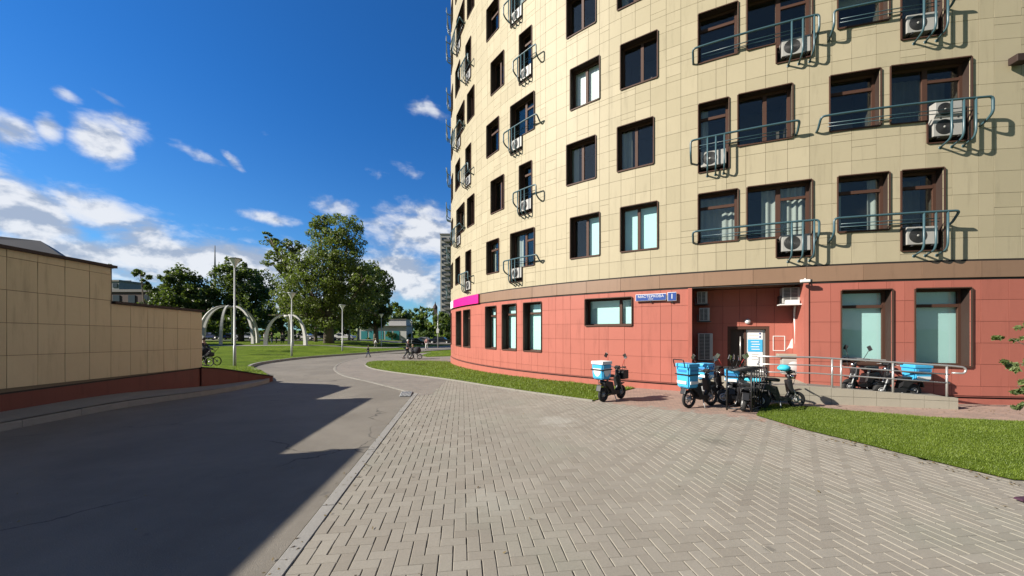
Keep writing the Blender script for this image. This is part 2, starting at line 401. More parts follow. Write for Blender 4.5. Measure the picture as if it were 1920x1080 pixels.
# ------------------------------------------------------------------ terrain
def sstep(a, b, x): t = min(1, max(0, (x - a) / (b - a))); return t * t * (3 - 2 * t)
def tz(x, y):
    k = 3.; q = min((y - 8) / k, 40); z = -.02 * k * math.log1p(math.exp(q)) if q < 20 else -.02 * (y - 8)
    z = max(z, -.56)
    lim = -13.0 - .12 * (y - 20)
    z += .56 * sstep(24, 48, y) * sstep(lim + 1, lim - 9, x)
    z += .16 * sstep(-3, -8.5, x) * (1 - sstep(8, 14, y)) if x > -20 else 0
    return z
def G(u, y, dz=0.):
    z = 0.
    Y = 10.
    for _ in range(60):
        Yn = F_PX * (CAMZ - z - dz) / max(y - HY, .5); Y = .5 * Y + .5 * Yn
        z = tz((u - 960) / F_PX * Y, Y)
    return ((u - 960) / F_PX * Y, Y)
def GP(*pts): return [G(*p) for p in pts]
def at(u, y, Y): return Vector(((u - 960) / F_PX * Y, Y, CAMZ + (HY - y) / F_PX * Y))


def spline(pts, n=6):
    P = [Vector((*p[:2], 0)) for p in pts]; out = []
    for i in range(len(P) - 1):
        p0 = P[max(i - 1, 0)]; p1 = P[i]; p2 = P[i + 1]; p3 = P[min(i + 2, len(P) - 1)]
        for j in range(n):
            t = j / n
            q = .5 * ((2 * p1) + (-p0 + p2) * t + (2 * p0 - 5 * p1 + 4 * p2 - p3) * t * t + (-p0 + 3 * p1 - 3 * p2 + p3) * t ** 3)
            out.append((q.x, q.y))
    out.append((P[-1].x, P[-1].y)); return out


def sheet(name, poly, m, dz, step=1.5, kind='structure', zf=tz):
    xs = [p[0] for p in poly]; ys = [p[1] for p in poly]; V = [Vector(p) for p in poly]
    n = len(V)
    def inside(x, y):
        c = False; j = n - 1
        for i in range(n):
            xi, yi = V[i]; xj, yj = V[j]
            if (yi > y) != (yj > y) and x < (xj - xi) * (y - yi) / (yj - yi) + xi: c = not c
            j = i
        return c
    ext = []
    x = min(xs) + step / 2
    while x < max(xs):
        y = min(ys) + step / 2
        while y < max(ys):
            if inside(x, y): ext.append(Vector((x, y)))
            y += step
        x += step
    # densify outline
    O = []
    for i in range(n):
        a, b = V[i], V[(i + 1) % n]; k = max(1, int((b - a).length / (step * 1.2)))
        for j in range(k): O.append(a.lerp(b, j / k))
    vv, ee, ff, *_ = delaunay_2d_cdt(O + ext, [], [list(range(len(O)))], 1, 1e-5)
    vs = [(p.x, p.y, zf(p.x, p.y) + dz) for p in vv]
    b = MB(); b.add(vs, [list(f) for f in ff], m, .5, True)
    o = b.build(name, attr=False); tag(o, kind=kind)
    me = o.data
    # make sure normals look up
    if sum(p.normal.z for p in me.polygons) < 0: me.flip_normals()
    return o


def kerb(name, line, width, h, m='kerb_stone', h_in=None, seg=1.0, base=-.1):
    """kerb stones along a polyline; left side of the line is the stone body"""
    b = MB(); pts = [Vector(p) for p in line]; d = [0]
    for i in range(1, len(pts)): d.append(d[-1] + (pts[i] - pts[i - 1]).length)
    def P(s):
        for i in range(1, len(pts)):
            if s <= d[i] + 1e-9: return pts[i - 1].lerp(pts[i], (s - d[i - 1]) / max(d[i] - d[i - 1], 1e-9))
        return pts[-1]
    s = 0
    while s < d[-1] - .05:
        e = min(s + seg - .008, d[-1]); a, c = P(s), P(e); t = (c - a).normalized(); nrm = Vector((-t.y, t.x))
        j = random.uniform(-.004, .004); bv = .02
        def ring(p):
            z = tz(p.x, p.y) + j
            o = [(0, base), (0, h - bv), (bv, h), (width - .005, h), (width, h - .005), (width, base)]
            return [(p.x + nrm.x * q, p.y + nrm.y * q, z + zz) for q, zz in o]
        r1, r2 = ring(a), ring(c); n = 6
        b.add(r1 + r2, [(i, (i + 1) % n, n + (i + 1) % n, n + i)[::-1] for i in range(n)] + [list(range(n)), list(range(n, 2 * n))[::-1]], m)
        s += seg
    o = b.build(name); tag(o, kind='structure'); return o


# ------------------------------------------------------------------ ground regions
ground = MB()
xs = [-3000, -900, -300, -120] + list(range(-70, 41, 3)) + [60, 120, 300, 900, 3000]
ys = [-3000, -600, -100, -30] + list(range(-8, 71, 3)) + [80, 100, 160, 400, 1200, 3000]
vs = [(x, y, tz(x, y) - .06) for y in ys for x in xs]; nx = len(xs)
ground.add(vs, [(j * nx + i, j * nx + i + 1, (j + 1) * nx + i + 1, (j + 1) * nx + i) for j in range(len(ys) - 1) for i in range(nx - 1)], 'lawn', .5, True)
tag(ground.build('ground', attr=False), kind='structure')

kd = Vector((-.1316, .9913)).normalized(); kn = Vector((kd.y, -kd.x))          # kerb direction, right-hand normal
K0 = Vector((-1.97, 2.96))
def kl(s, off=0.): p = K0 + kd * s + kn * off; return (p.x, p.y)
S_END = 9.2
arcpx = [(768, 737), (720, 724), (680, 714), (645, 706), (627, 696), (626, 688), (636, 681), (655, 675), (680, 670), (720, 664)]
band = [G(*p) for p in arcpx]
farkerb = [G(*p) for p in [(470, 691.5), (476, 687), (500, 681.5), (560, 673.5), (640, 667), (672, 664.6), (720, 660.5), (760, 657.5)]]
nearkerb = [(-9.0, -6), (-9.0, 2), G(135, 783), G(250, 762), G(376, 743), G(450, 730), G(503, 718), G(505, 711), G(492, 701.5), G(470, 691.5)]
road = [kl(-9), kl(S_END)] + [band[0]] + spline(band, 3)[1:] + [G(845, 655), G(900, 652), G(900, 645), G(760, 652)] + spline(farkerb[::-1], 3) + spline(nearkerb[::-1], 3) + [(-9.0, -9)]
sheet('road', road, 'asphalt', 0., 1.2)
# paver path between the asphalt and the middle lawn
lawnm_low = [(686, 684.5), (692, 689), (705, 693), (730, 697.5), (760, 701.5), (850, 713.5), (960, 731), (1060, 745.5), (1113, 752.5)]
lawnm_top = [(1150, 738), (1192, 728), (1100, 720.5), (1000, 708), (900, 694), (862, 687), (838, 678.5), (800, 677), (730, 677), (700, 678), (688, 680.5)]
path = spline(band, 3) + [G(845, 660), G(860, 685), G(845, 678), G(800, 677), G(730, 677), G(700, 678), G(688, 681)] + [G(*p) for p in lawnm_low[:4]] + [G(740, 699), G(800, 707), G(838, 712), kl(S_END - .3, .6), kl(S_END - .6, .2), kl(S_END, 0)]
sheet('path', path, 'path_paving', .006, 1.2)
grey = [kl(-7, .145), kl(S_END, .145), G(800, 708), G(850, 714), G(960, 731.5), G(1060, 746), G(1113, 753), G(1250, 768), G(1400, 785), G(1425, 782), G(1500, 806), G(1600, 830), G(1700, 855.5), G(1800, 880), G(1900, 903), G(1925, 904), (9.5, 5.0), (12, 3), (12, -4), (2, -4)]
pink = [G(1113, 753.5), G(1250, 768.5), G(1400, 785.5), G(1500, 806), (9, 5.5), (16, 5), (20, 12), (10, 17), (4, 22), (-1, 30), G(850, 680), G(862, 688), G(900, 695), G(1000, 709), G(1100, 721.5), G(1190, 729), G(1150, 739)]
sheet('pavement_pink', pink, 'pink_paving', .004, 1.2)
# laying bed under the blocks
sheet('paving_bed', grey, 'joint_sand', -.012, 1.2)


def inpoly(poly):
    V = poly; n = len(V)
    def f(x, y):
        c = False; j = n - 1
        for i in range(n):
            xi, yi = V[i]; xj, yj = V[j]
            if (yi > y) != (yj > y) and x < (xj - xi) * (y - yi) / (yj - yi) + xi: c = not c
            j = i
        return c
    return f


def pavers():
    ins = inpoly(grey); a = .121; g = .0025; ch = .0045; V = []; Fs = []; R_ = []; gx, gy, cx_, cy_ = .0036, .0014, .0048, .0025
    def P(i, j): p = K0 + kn * (.152 + i * a) + kd * (j * a); return p
    for i in range(-1, 118):
        for j in range(-55, 108):
            d = (i - j) % 4
            if d == 0: w_, h_ = 2, 1
            elif d == 3: w_, h_ = 1, 2
            else: continue
            i0 = i
            if i < 0:
                if w_ == 1: continue
                i0, w_ = 0, 1
            c = P(i0 + w_ / 2, j + h_ / 2)
            if not (ins(c.x, c.y) or ins(c.x - .1, c.y - .16)): continue
            z0 = tz(c.x, c.y) + .004 + random.gauss(0, .0008); tx, ty = random.gauss(0, .0012), random.gauss(0, .0012); gj = random.gauss(0, .0012)
            x0, x1, y0, y1 = i0 * a + gx + gj, (i0 + w_) * a - gx + gj, j * a + gy, (j + h_) * a - gy; b = len(V)
            for (ins_, iy, zz) in ((0, 0, -.03), (0, 0, -ch), (cx_, cy_, 0)):
                for (x, y) in ((x0 + ins_, y0 + iy), (x1 - ins_, y0 + iy), (x1 - ins_, y1 - iy), (x0 + ins_, y1 - iy)):
                    p = K0 + kn * (.152 + x) + kd * y
                    V.append((p.x, p.y, z0 + zz + (x - (x0 + x1) / 2) * tx + (y - (y0 + y1) / 2) * ty))
            r = min(1, max(0, random.gauss(.5, .22)))
            for L in (0, 4):
                for k in range(4): Fs.append((b + L + k, b + L + (k + 1) % 4, b + L + 4 + (k + 1) % 4, b + L + 4 + k)); R_.append(r)
            Fs.append((b + 8, b + 9, b + 10, b + 11)); R_.append(r)
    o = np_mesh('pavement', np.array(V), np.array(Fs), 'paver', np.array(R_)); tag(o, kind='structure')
pavers()
kerb('kerb', [kl(-8), kl(S_END)][::-1], .148, .012, seg=1.0, base=-.05)
kerb('kerb', spline(nearkerb, 5), .15, .15)
kerb('kerb', spline(farkerb, 4), .16, .15)
kerb('kerb', spline(band[::-1], 3), .14, .016, 'concrete_pale', seg=.5, base=-.03)
kerb('kerb', spline([G(*p) for p in lawnm_low], 4)[::-1], .08, .05, 'concrete_pale', seg=1., base=-.03)
kerb('kerb', [G(*p) for p in [(838, 676.5), (800, 676.5), (730, 676.8), (700, 678), (688, 681), (686, 684.5)]][::-1], .08, .05, 'concrete_pale', base=-.03)
for i in range(16, 0, -1): pass
# lawns
lm = [G(*p) for p in lawnm_low] + [G(*p) for p in lawnm_top]
sheet('lawn', lm, 'lawn', .02, 1.0)
lr = [G(1418, 780), G(1424, 770), G(1436, 762), G(1455, 757.5), G(1600, 772), G(1750, 784), G(1920, 792), (14, 7.9), (14, 5.0), G(1925, 903), G(1900, 902), G(1800, 879), G(1700, 854.5), G(1600, 829), G(1500, 805)]
sheet('lawn', lr, 'lawn', .022, .6)
sidew = spline(nearkerb[:7], 4) + [(-10.6, 14.5), (-10.9, 12.4), (-10.5, 7), (-10.5, -6)]
sheet('sidewalk', sidew, 'concrete_pale', .148, .5, zf=lambda x, y: tz(x, y) + .12 * sstep(-8.9, -10.0, x) * (1 - sstep(9, 13, y)))
wedge = [G(505, 711), G(492, 701.5), G(470, 691.5), (-15.2, 21.2), (-18, 22), (-22, 22.5), (-24, 17), (-12.5, 13.5), (-10.9, 14.5), (-10.2, 14.6)]
sheet('lawn', wedge, 'lawn', .15, 1.)
farlawn = spline(farkerb, 3) + [G(752, 651), G(700, 648), (-17, 66), (-75, 66), (-75, 24), (-26, 22.5), (-19, 21.6)]
sheet('lawn', farlawn, 'lawn', .14, 3.)
sheet('path', [(-70, 43.5), (-45, 43.2), (-30, 43.6), (-18, 46), (-14, 52), (-16, 52.6), (-19, 47.4), (-30, 45.2), (-45, 44.8), (-70, 45.2)], 'concrete_pale', .16, 2.5)
sheet('street', [(-110, 66.5), (40, 66.5), (40, 78), (-110, 78)], 'asphalt', .0, 8.)
smalllawn = [G(*p) for p in [(790, 666.5), (802, 662.5), (826, 659.8), (845, 659), (860, 664), (848, 668), (800, 669.5)]]
sheet('lawn', smalllawn, 'lawn', .03, 2.)
sheet('path', [G(*p) for p in [(752, 655), (790, 652), (850, 650), (850, 653.5), (790, 657)]], 'path_paving', .03, 2.)


def blades(name, poly, dens, hgt, wid, dz, near_boost=None, label=None):
    ins = inpoly(poly); xs_ = [p[0] for p in poly]; ys_ = [p[1] for p in poly]
    x0, x1, y0, y1 = min(xs_), max(xs_), min(ys_), max(ys_); n = int((x1 - x0) * (y1 - y0) * dens)
    X = rng.uniform(x0, x1, n); Y = rng.uniform(y0, y1, n)
    keep = np.array([ins(a, b) for a, b in zip(X, Y)]); X = X[keep]; Y = Y[keep]; n = len(X)
    Z = np.array([tz(a, b) for a, b in zip(X, Y)]) + dz
    patch = .5 + .5 * np.sin(X * 3.1 + np.sin(Y * 2.3) * 2) * np.sin(Y * 2.7 + np.cos(X * 1.9) * 2)
    h = hgt * rng.uniform(.45, 1.15, n) * (.7 + .5 * patch); a = rng.uniform(0, 2 * PI, n); ln = rng.uniform(.2, .9, n) * h
    cx, cy = np.cos(a), np.sin(a); b = rng.uniform(0, 2 * PI, n); wx, wy = np.cos(b) * wid / 2, np.sin(b) * wid / 2
    p0 = np.c_[X - wx, Y - wy, Z]; p1 = np.c_[X + wx, Y + wy, Z]
    p2 = np.c_[X + wx * .7 + cx * ln * .35, Y + wy * .7 + cy * ln * .35, Z + h * .6]; p3 = np.c_[X - wx * .7 + cx * ln * .35, Y - wy * .7 + cy * ln * .35, Z + h * .6]
    p4 = np.c_[X + cx * ln, Y + cy * ln, Z + h]
    V = np.stack([p0, p1, p2, p3, p4], 1).reshape(-1, 3); i = np.arange(n) * 5
    # two triangles + tip expressed as quads (degenerate-free): quad + tri -> use tris
    T = np.concatenate([np.c_[i, i + 1, i + 2], np.c_[i, i + 2, i + 3], np.c_[i + 3, i + 2, i + 4]])
    r = np.clip(rng.normal(.45, .25, n) * (.6 + .7 * patch), 0, 1); o = np_mesh(name, V, T, 'grass_blade', np.tile(r, 3))
    tag(o, label, 'grass', None, 'stuff')
blades('grass', [p for p in lr], 3200, .036, .007, .02, label='short green mown grass of the lawn beside the right-hand paving')
def litter():
    pts = []
    L_ = [(spline(nearkerb, 6)[8:], -.25, .25, 260), ([kl(-2), kl(S_END)], -.05, .2, 110), ([G(*p) for p in lawnm_low], -.15, .1, 130), ([G(1418, 781), G(1500, 806), G(1600, 830), G(1700, 855), G(1800, 880), G(1900, 903)], -.3, .05, 150), ([G(1540, 770), G(1795, 768), G(1920, 775)], -.4, .3, 90)]
    for line, lo, hi, n in L_:
        for _ in range(n):
            i = random.randrange(len(line) - 1); t_ = random.random(); p = Vector(line[i]).lerp(Vector(line[i + 1]), t_); pts.append((p.x + random.uniform(lo, hi), p.y + random.uniform(lo, hi)))
    for _ in range(110): pts.append((random.uniform(-6, 6), random.uniform(2.5, 12)))
    V, Fs, R_ = [], [], []
    for (x, y) in pts:
        a_ = random.uniform(0, 6.3); L, w_ = random.uniform(.012, .032), random.uniform(.006, .014); z = tz(x, y) + .012; b = len(V); c_, s_ = math.cos(a_), math.sin(a_)
        for (px, py, pz) in ((-L, 0, 0), (0, -w_, .004), (L, 0, .009), (0, w_, .002)): V.append((x + px * c_ - py * s_, y + px * s_ + py * c_, z + pz))
        Fs.append((b, b + 1, b + 2, b + 3)); R_.append(random.random())
    o = np_mesh('fallen_leaves', np.array(V), np.array(Fs), 'leaf_litter', np.array(R_)); tag(o, 'scattered fallen leaves and bits along kerbs and lawn edges', 'leaf litter', None, 'stuff')
litter()
blades('grass', lm, 420, .07, .016, .02, label='green grass of the curved lawn along the round building')
blades('grass', wedge, 260, .08, .02, .14, label='grass on the raised wedge behind the low red wall')

# ------------------------------------------------------------------ round apartment building
CX, CY, RB = 15.806, 30.425, 20.51
def hit(u, R=RB):
    dx_, dy_ = (u - 960) / F_PX, 1.; a = dx_ * dx_ + 1; b = dx_ * CX + dy_ * CY; c = CX * CX + CY * CY - R * R
    disc = b * b - a * c
    t = (b - math.sqrt(disc)) / a if disc > 0 else b / a
    return math.atan2(dx_ * t - CX, CY - dy_ * t), t
def US(u, R=RB): return hit(u, R)[0] * RB            # arc coordinate
def PP(s, r=0., z=0.): ph = s / RB; return Vector((CX + (RB + r) * math.sin(ph), CY - (RB + r) * math.cos(ph), z))
def FR(s): ph = s / RB; return Matrix(((math.cos(ph), -math.sin(ph), 0), (math.sin(ph), math.cos(ph), 0), (0, 0, 1)))   # local x = along wall, local -y = outward
S_MIN, S_MAX = -RB * rad(96), RB * rad(28)
FLOOR, SILL, WH = 2.966, 4.80, 1.62
NROW = 8
bld = empty('apartment_building', (CX, CY, 0), 0, 'tall round apartment building clad in cream panels above a red ground floor and brown band', 'building')
bld.location = (0, 0, 0)

odd = [('A', 842.6, 849.5, None, 'v'), ('B1', 854.6, 862.8, None, 'v'), ('B2', 873.5, 883.3, (873.5, 883.3), 'v'), ('C', 913, 935.5, None, 't'), ('D', 958, 1002, (958, 979), 'vt'),
       ('E', 1070, 1124, None, 'v'), ('F', 1164, 1232.5, None, 'v'), ('Ga', 1309.5, 1383, None, 't'), ('Gb', 1401, 1521.5, (1456, 1521.5), 'vt'), ('Ha', 1571, 1666, None, 't'), ('Hb', 1690, 1769, (1690, 1769), 't')]
even = [('A', 842.6, 849.5, None, 'v'), ('B1', 857, 871, (857, 864), 'v'), ('B2', 876.7, 889.4, None, 'v'), ('C', 921, 945, None, 'v'), ('D', 974, 997, (974, 997), 't'),
        ('E', 1063, 1117, None, 'v'), ('F', 1158, 1225, None, 'v'), ('Ga', 1310, 1366, (1310, 1366), 't'), ('Gb', 1384, 1485, None, 'v'), ('Ha', 1556, 1650, None, 't'), ('Hb', 1669, 1819, (1739, 1819), 'vt')]
holes = []; wins = []
for r in range(NROW):
    z0 = SILL + r * FLOOR
    for (c, u0, u1, ac, ty) in (odd if r % 2 == 0 else even):
        s0, s1 = US(u0), US(u1)
        if c == 'A': s0 = s1 - 1.1
        drop = None
        if ac: drop = (US(ac[0]), US(ac[1]))
        holes.append((s0, s1, z0, z0 + WH));
        if drop: holes.append((drop[0], drop[1], z0 - .63, z0))
        wins.append((c, r, s0, s1, z0, z0 + WH, drop, ty))
    # a column round the far side
    for k in range(3):
        s1 = US(842.6) - 2.6 - k * 2.6; holes.append((s1 - .9, s1, z0, z0 + WH)); wins.append(('Z', r, s1 - .9, s1, z0, z0 + WH, None, 'v'))
low = [('W', 843.2, 846.9, .98, 3.1, 'o'), ('W', 855.6, 865, .98, 3.1, 'o'), ('W', 869.3, 881.8, .98, 3.1, 'o'), ('W', 910.7, 930.4, 1.02, 3.14, 'o'), ('W', 942, 968, 1.02, 3.16, 'o'), ('W', 982, 1015, 1.02, 3.16, 'o'),
       ('W', 1098, 1184.5, 2.12, 3.14, 'v'), ('W', 1577.6, 1672, .98, 3.1, 'o'), ('W', 1715.5, 1820, .95, 3.1, 'o')]
RS0, RS1 = US(1297), US(1507)
lholes = [(US(a), US(b), z0, z1) for (_, a, b, z0, z1, _) in low] + [(RS0, RS1, -1, 3.4)]


def sub_rects(rect, hs):
    out = [rect]
    for h in hs:
        nxt = []
        for (a, b, c, d) in out:
            if h[0] >= b - 1e-6 or h[1] <= a + 1e-6 or h[2] >= d - 1e-6 or h[3] <= c + 1e-6: nxt.append((a, b, c, d)); continue
            x0, x1 = max(a, h[0]), min(b, h[1])
            if h[0] > a: nxt.append((a, h[0], c, d))
            if h[1] < b: nxt.append((h[1], b, c, d))
            if h[2] > c: nxt.append((x0, x1, c, h[2]))
            if h[3] < d: nxt.append((x0, x1, h[3], d))
        out = nxt
    return out


def panel(b, s0, s1, z0, z1, hs, m, g=.005, dep=.02, r0=0., tilt=.004):
    """one flat cladding panel across the chord s0..s1, minus the holes"""
    P0, P1 = PP(s0, r0), PP(s1, r0); nrm = PP((s0 + s1) / 2, 1) - PP((s0 + s1) / 2, 0); L = s1 - s0
    ta, tb = random.gauss(0, tilt), random.gauss(0, tilt); r = min(1, max(0, random.gauss(.5, .25)))
    def V(s, z, d=0):
        t = (s - s0) / L; p = P0.lerp(P1, t); p = p + nrm * (ta * (t - .5) * L + tb * (z - (z0 + z1) / 2) * .6 - d); return Vector((p.x, p.y, z))
    for (a, c, e, h) in sub_rects((s0 + g, s1 - g, z0 + g, z1 - g), hs):
        if c - a < .01 or h - e < .01: continue
        vs = [V(a, e), V(c, e), V(c, h), V(a, h), V(a, e, dep), V(c, e, dep), V(c, h, dep), V(a, h, dep)]
        b.add(vs, [(0, 1, 2, 3), (1, 0, 4, 5), (2, 1, 5, 6), (3, 2, 6, 7), (0, 3, 7, 4)], m, r)


# column joints read off the facade
ju = [914, 926, 939, 952, 966, 978, 986, 1004, 1013, 1023, 1043, 1062, 1082, 1103, 1124, 1142, 1164.4, 1191, 1219.5, 1249, 1276.6, 1308.4, 1342.5, 1362, 1398.5, 1435.5, 1476.7, 1517.8, 1560, 1597, 1643, 1688, 1736, 1785.5, 1835, 1864, 1915]
js = [US(u) for u in ju]
s = js[0]
left = []
while s > S_MIN: s -= random.choice([.62, .62, .62, .40]); left.append(s)
s = js[-1]; right = []
while s < S_MAX: s += random.choice([.62, .62, .62, .34]); right.append(s)
cols = left[::-1] + js + right
ZT = 3.88; ZTOP = SILL + NROW * FLOOR - .2
b = MB()
for i in range(len(cols) - 1):
    s0, s1 = cols[i], cols[i + 1]
    hs = [h for h in holes if h[1] > s0 and h[0] < s1]
    # rows: floor module cut into 5 with narrow strips in some columns
    zs = [ZT]; z = ZT; md = FLOOR / 5; k = 0
    while z < ZTOP:
        nz = ZT + (k + 1) * md + (.0 if k % 5 else .0); rr = random.random()
        if rr < .12: zs += [z + .2, nz]
        elif rr < .2: zs += [nz - .2, nz]
        else: zs.append(nz)
        z = nz; k += 1
    for j in range(len(zs) - 1): panel(b, s0, s1, zs[j], zs[j + 1], [h for h in hs if h[3] > zs[j] and h[2] < zs[j + 1]], 'panel_cream', g=.0045)
upper = b.build('upper_wall', bld, label='cream panel cladding')
b = MB(); step = .585
s = S_MIN
lc = [RS0]; 
while lc[-1] > S_MIN: lc.append(lc[-1] - random.choice([.62, .62, .62, .62, .36]))
lc = lc[::-1]; lc2 = [RS1]
while lc2[-1] < S_MAX: lc2.append(lc2[-1] + random.choice([.66, .66, .66, .42]))
zrows = [.16, .42, 1.02, 1.60, 2.19, 2.78, 3.33]
for C in (lc, lc2):
    b = MB()
    for i in range(len(C) - 1):
        for j in range(len(zrows) - 1): panel(b, C[i], C[i + 1], zrows[j], zrows[j + 1], lholes, 'panel_red', g=.0045)
    b.build('ground_floor_wall', bld)
# brown band
b = MB(); s = RS0 - 60
s = S_MIN
while s < S_MAX: panel(b, s, s + 1.36, 3.385, 3.835, [], 'panel_brown', g=.004, r0=.035, dep=.05); s += 1.36
# soffit of band over the recess + dark shadow lines
b.build('band', bld, label='brown fascia band')
b = MB()
def ring(b, r0, r1, z0, z1, m, s0=S_MIN, s1=S_MAX, hs=(), ds=.5):
    """curved solid strip between radii r0<r1"""
    n = max(2, int((s1 - s0) / ds)); vs = []
    for i in range(n + 1):
        s = s0 + (s1 - s0) * i / n
        vs += [PP(s, r1, z0), PP(s, r1, z1), PP(s, r0, z1), PP(s, r0, z0)]
    fs = [(4 * i + k, 4 * i + 4 + k, 4 * i + 4 + (k + 1) % 4, 4 * i + (k + 1) % 4) for i in range(n) for k in range(4)] + [(0, 1, 2, 3), (4 * n + 3, 4 * n + 2, 4 * n + 1, 4 * n)]
    b.add(vs, fs, m, .5)
ring(b, -.12, .0, 3.335, 3.383, 'gap_dark'); ring(b, -.12, .012, 3.837, 3.876, 'gap_dark')
ring(b, -.2, -.06, .06, .157, 'gap_dark', S_MIN, RS0); ring(b, -.2, -.06, .06, .157, 'gap_dark', RS1, S_MAX)
b.build('shadow_gap', bld)
# dark backing behind the panels with the same holes
b = MB()
def backing(b, zl, zh, hs, r, m, s0=S_MIN, s1=S_MAX):
    n = int((s1 - s0) / .6)
    for i in range(n):
        a, c = s0 + (s1 - s0) * i / n, s0 + (s1 - s0) * (i + 1) / n
        for (p, q, e, h) in sub_rects((a, c, zl, zh), [x for x in hs if x[1] > a and x[0] < c]):
            b.poly([PP(p, r, e), PP(q, r, e), PP(q, r, h), PP(p, r, h)], m, .5)
backing(b, 3.86, ZTOP, holes, -.014, 'joint_brown')
backing(b, .12, 3.36, lholes, -.014, 'joint_red')
b.build('wall_backing', bld)
b = MB()
vs = [PP(S_MIN + i * (2 * PI * RB) / 90, -.1, ZTOP) for i in range(90)]; b.poly(vs, 'roof_grey')
ring(b, -.30, .05, ZTOP, ZTOP + .5, 'panel_brown', S_MIN, S_MIN + 2 * PI * RB - .3, ds=1.4)
b.build('roof', bld)
b = MB(); ring(b, -.3, -.02, -.02, ZTOP, 'panel_cream', S_MAX, S_MIN + 2 * PI * RB, ds=1.4); b.build('rear_wall', bld)
b = MB(); ring(b, -.3, .03, -.9, .075, 'panel_red', S_MIN, RS0); ring(b, -.3, .03, -.9, .075, 'panel_red', RS1, S_MAX); b.build('plinth', bld)


def lbox(b, s, r, z, size, m, bev=0.):
    """box centred at arc s, outward offset r"""
    b.box(PP(s, r, z), size, m, FR(s), bev)


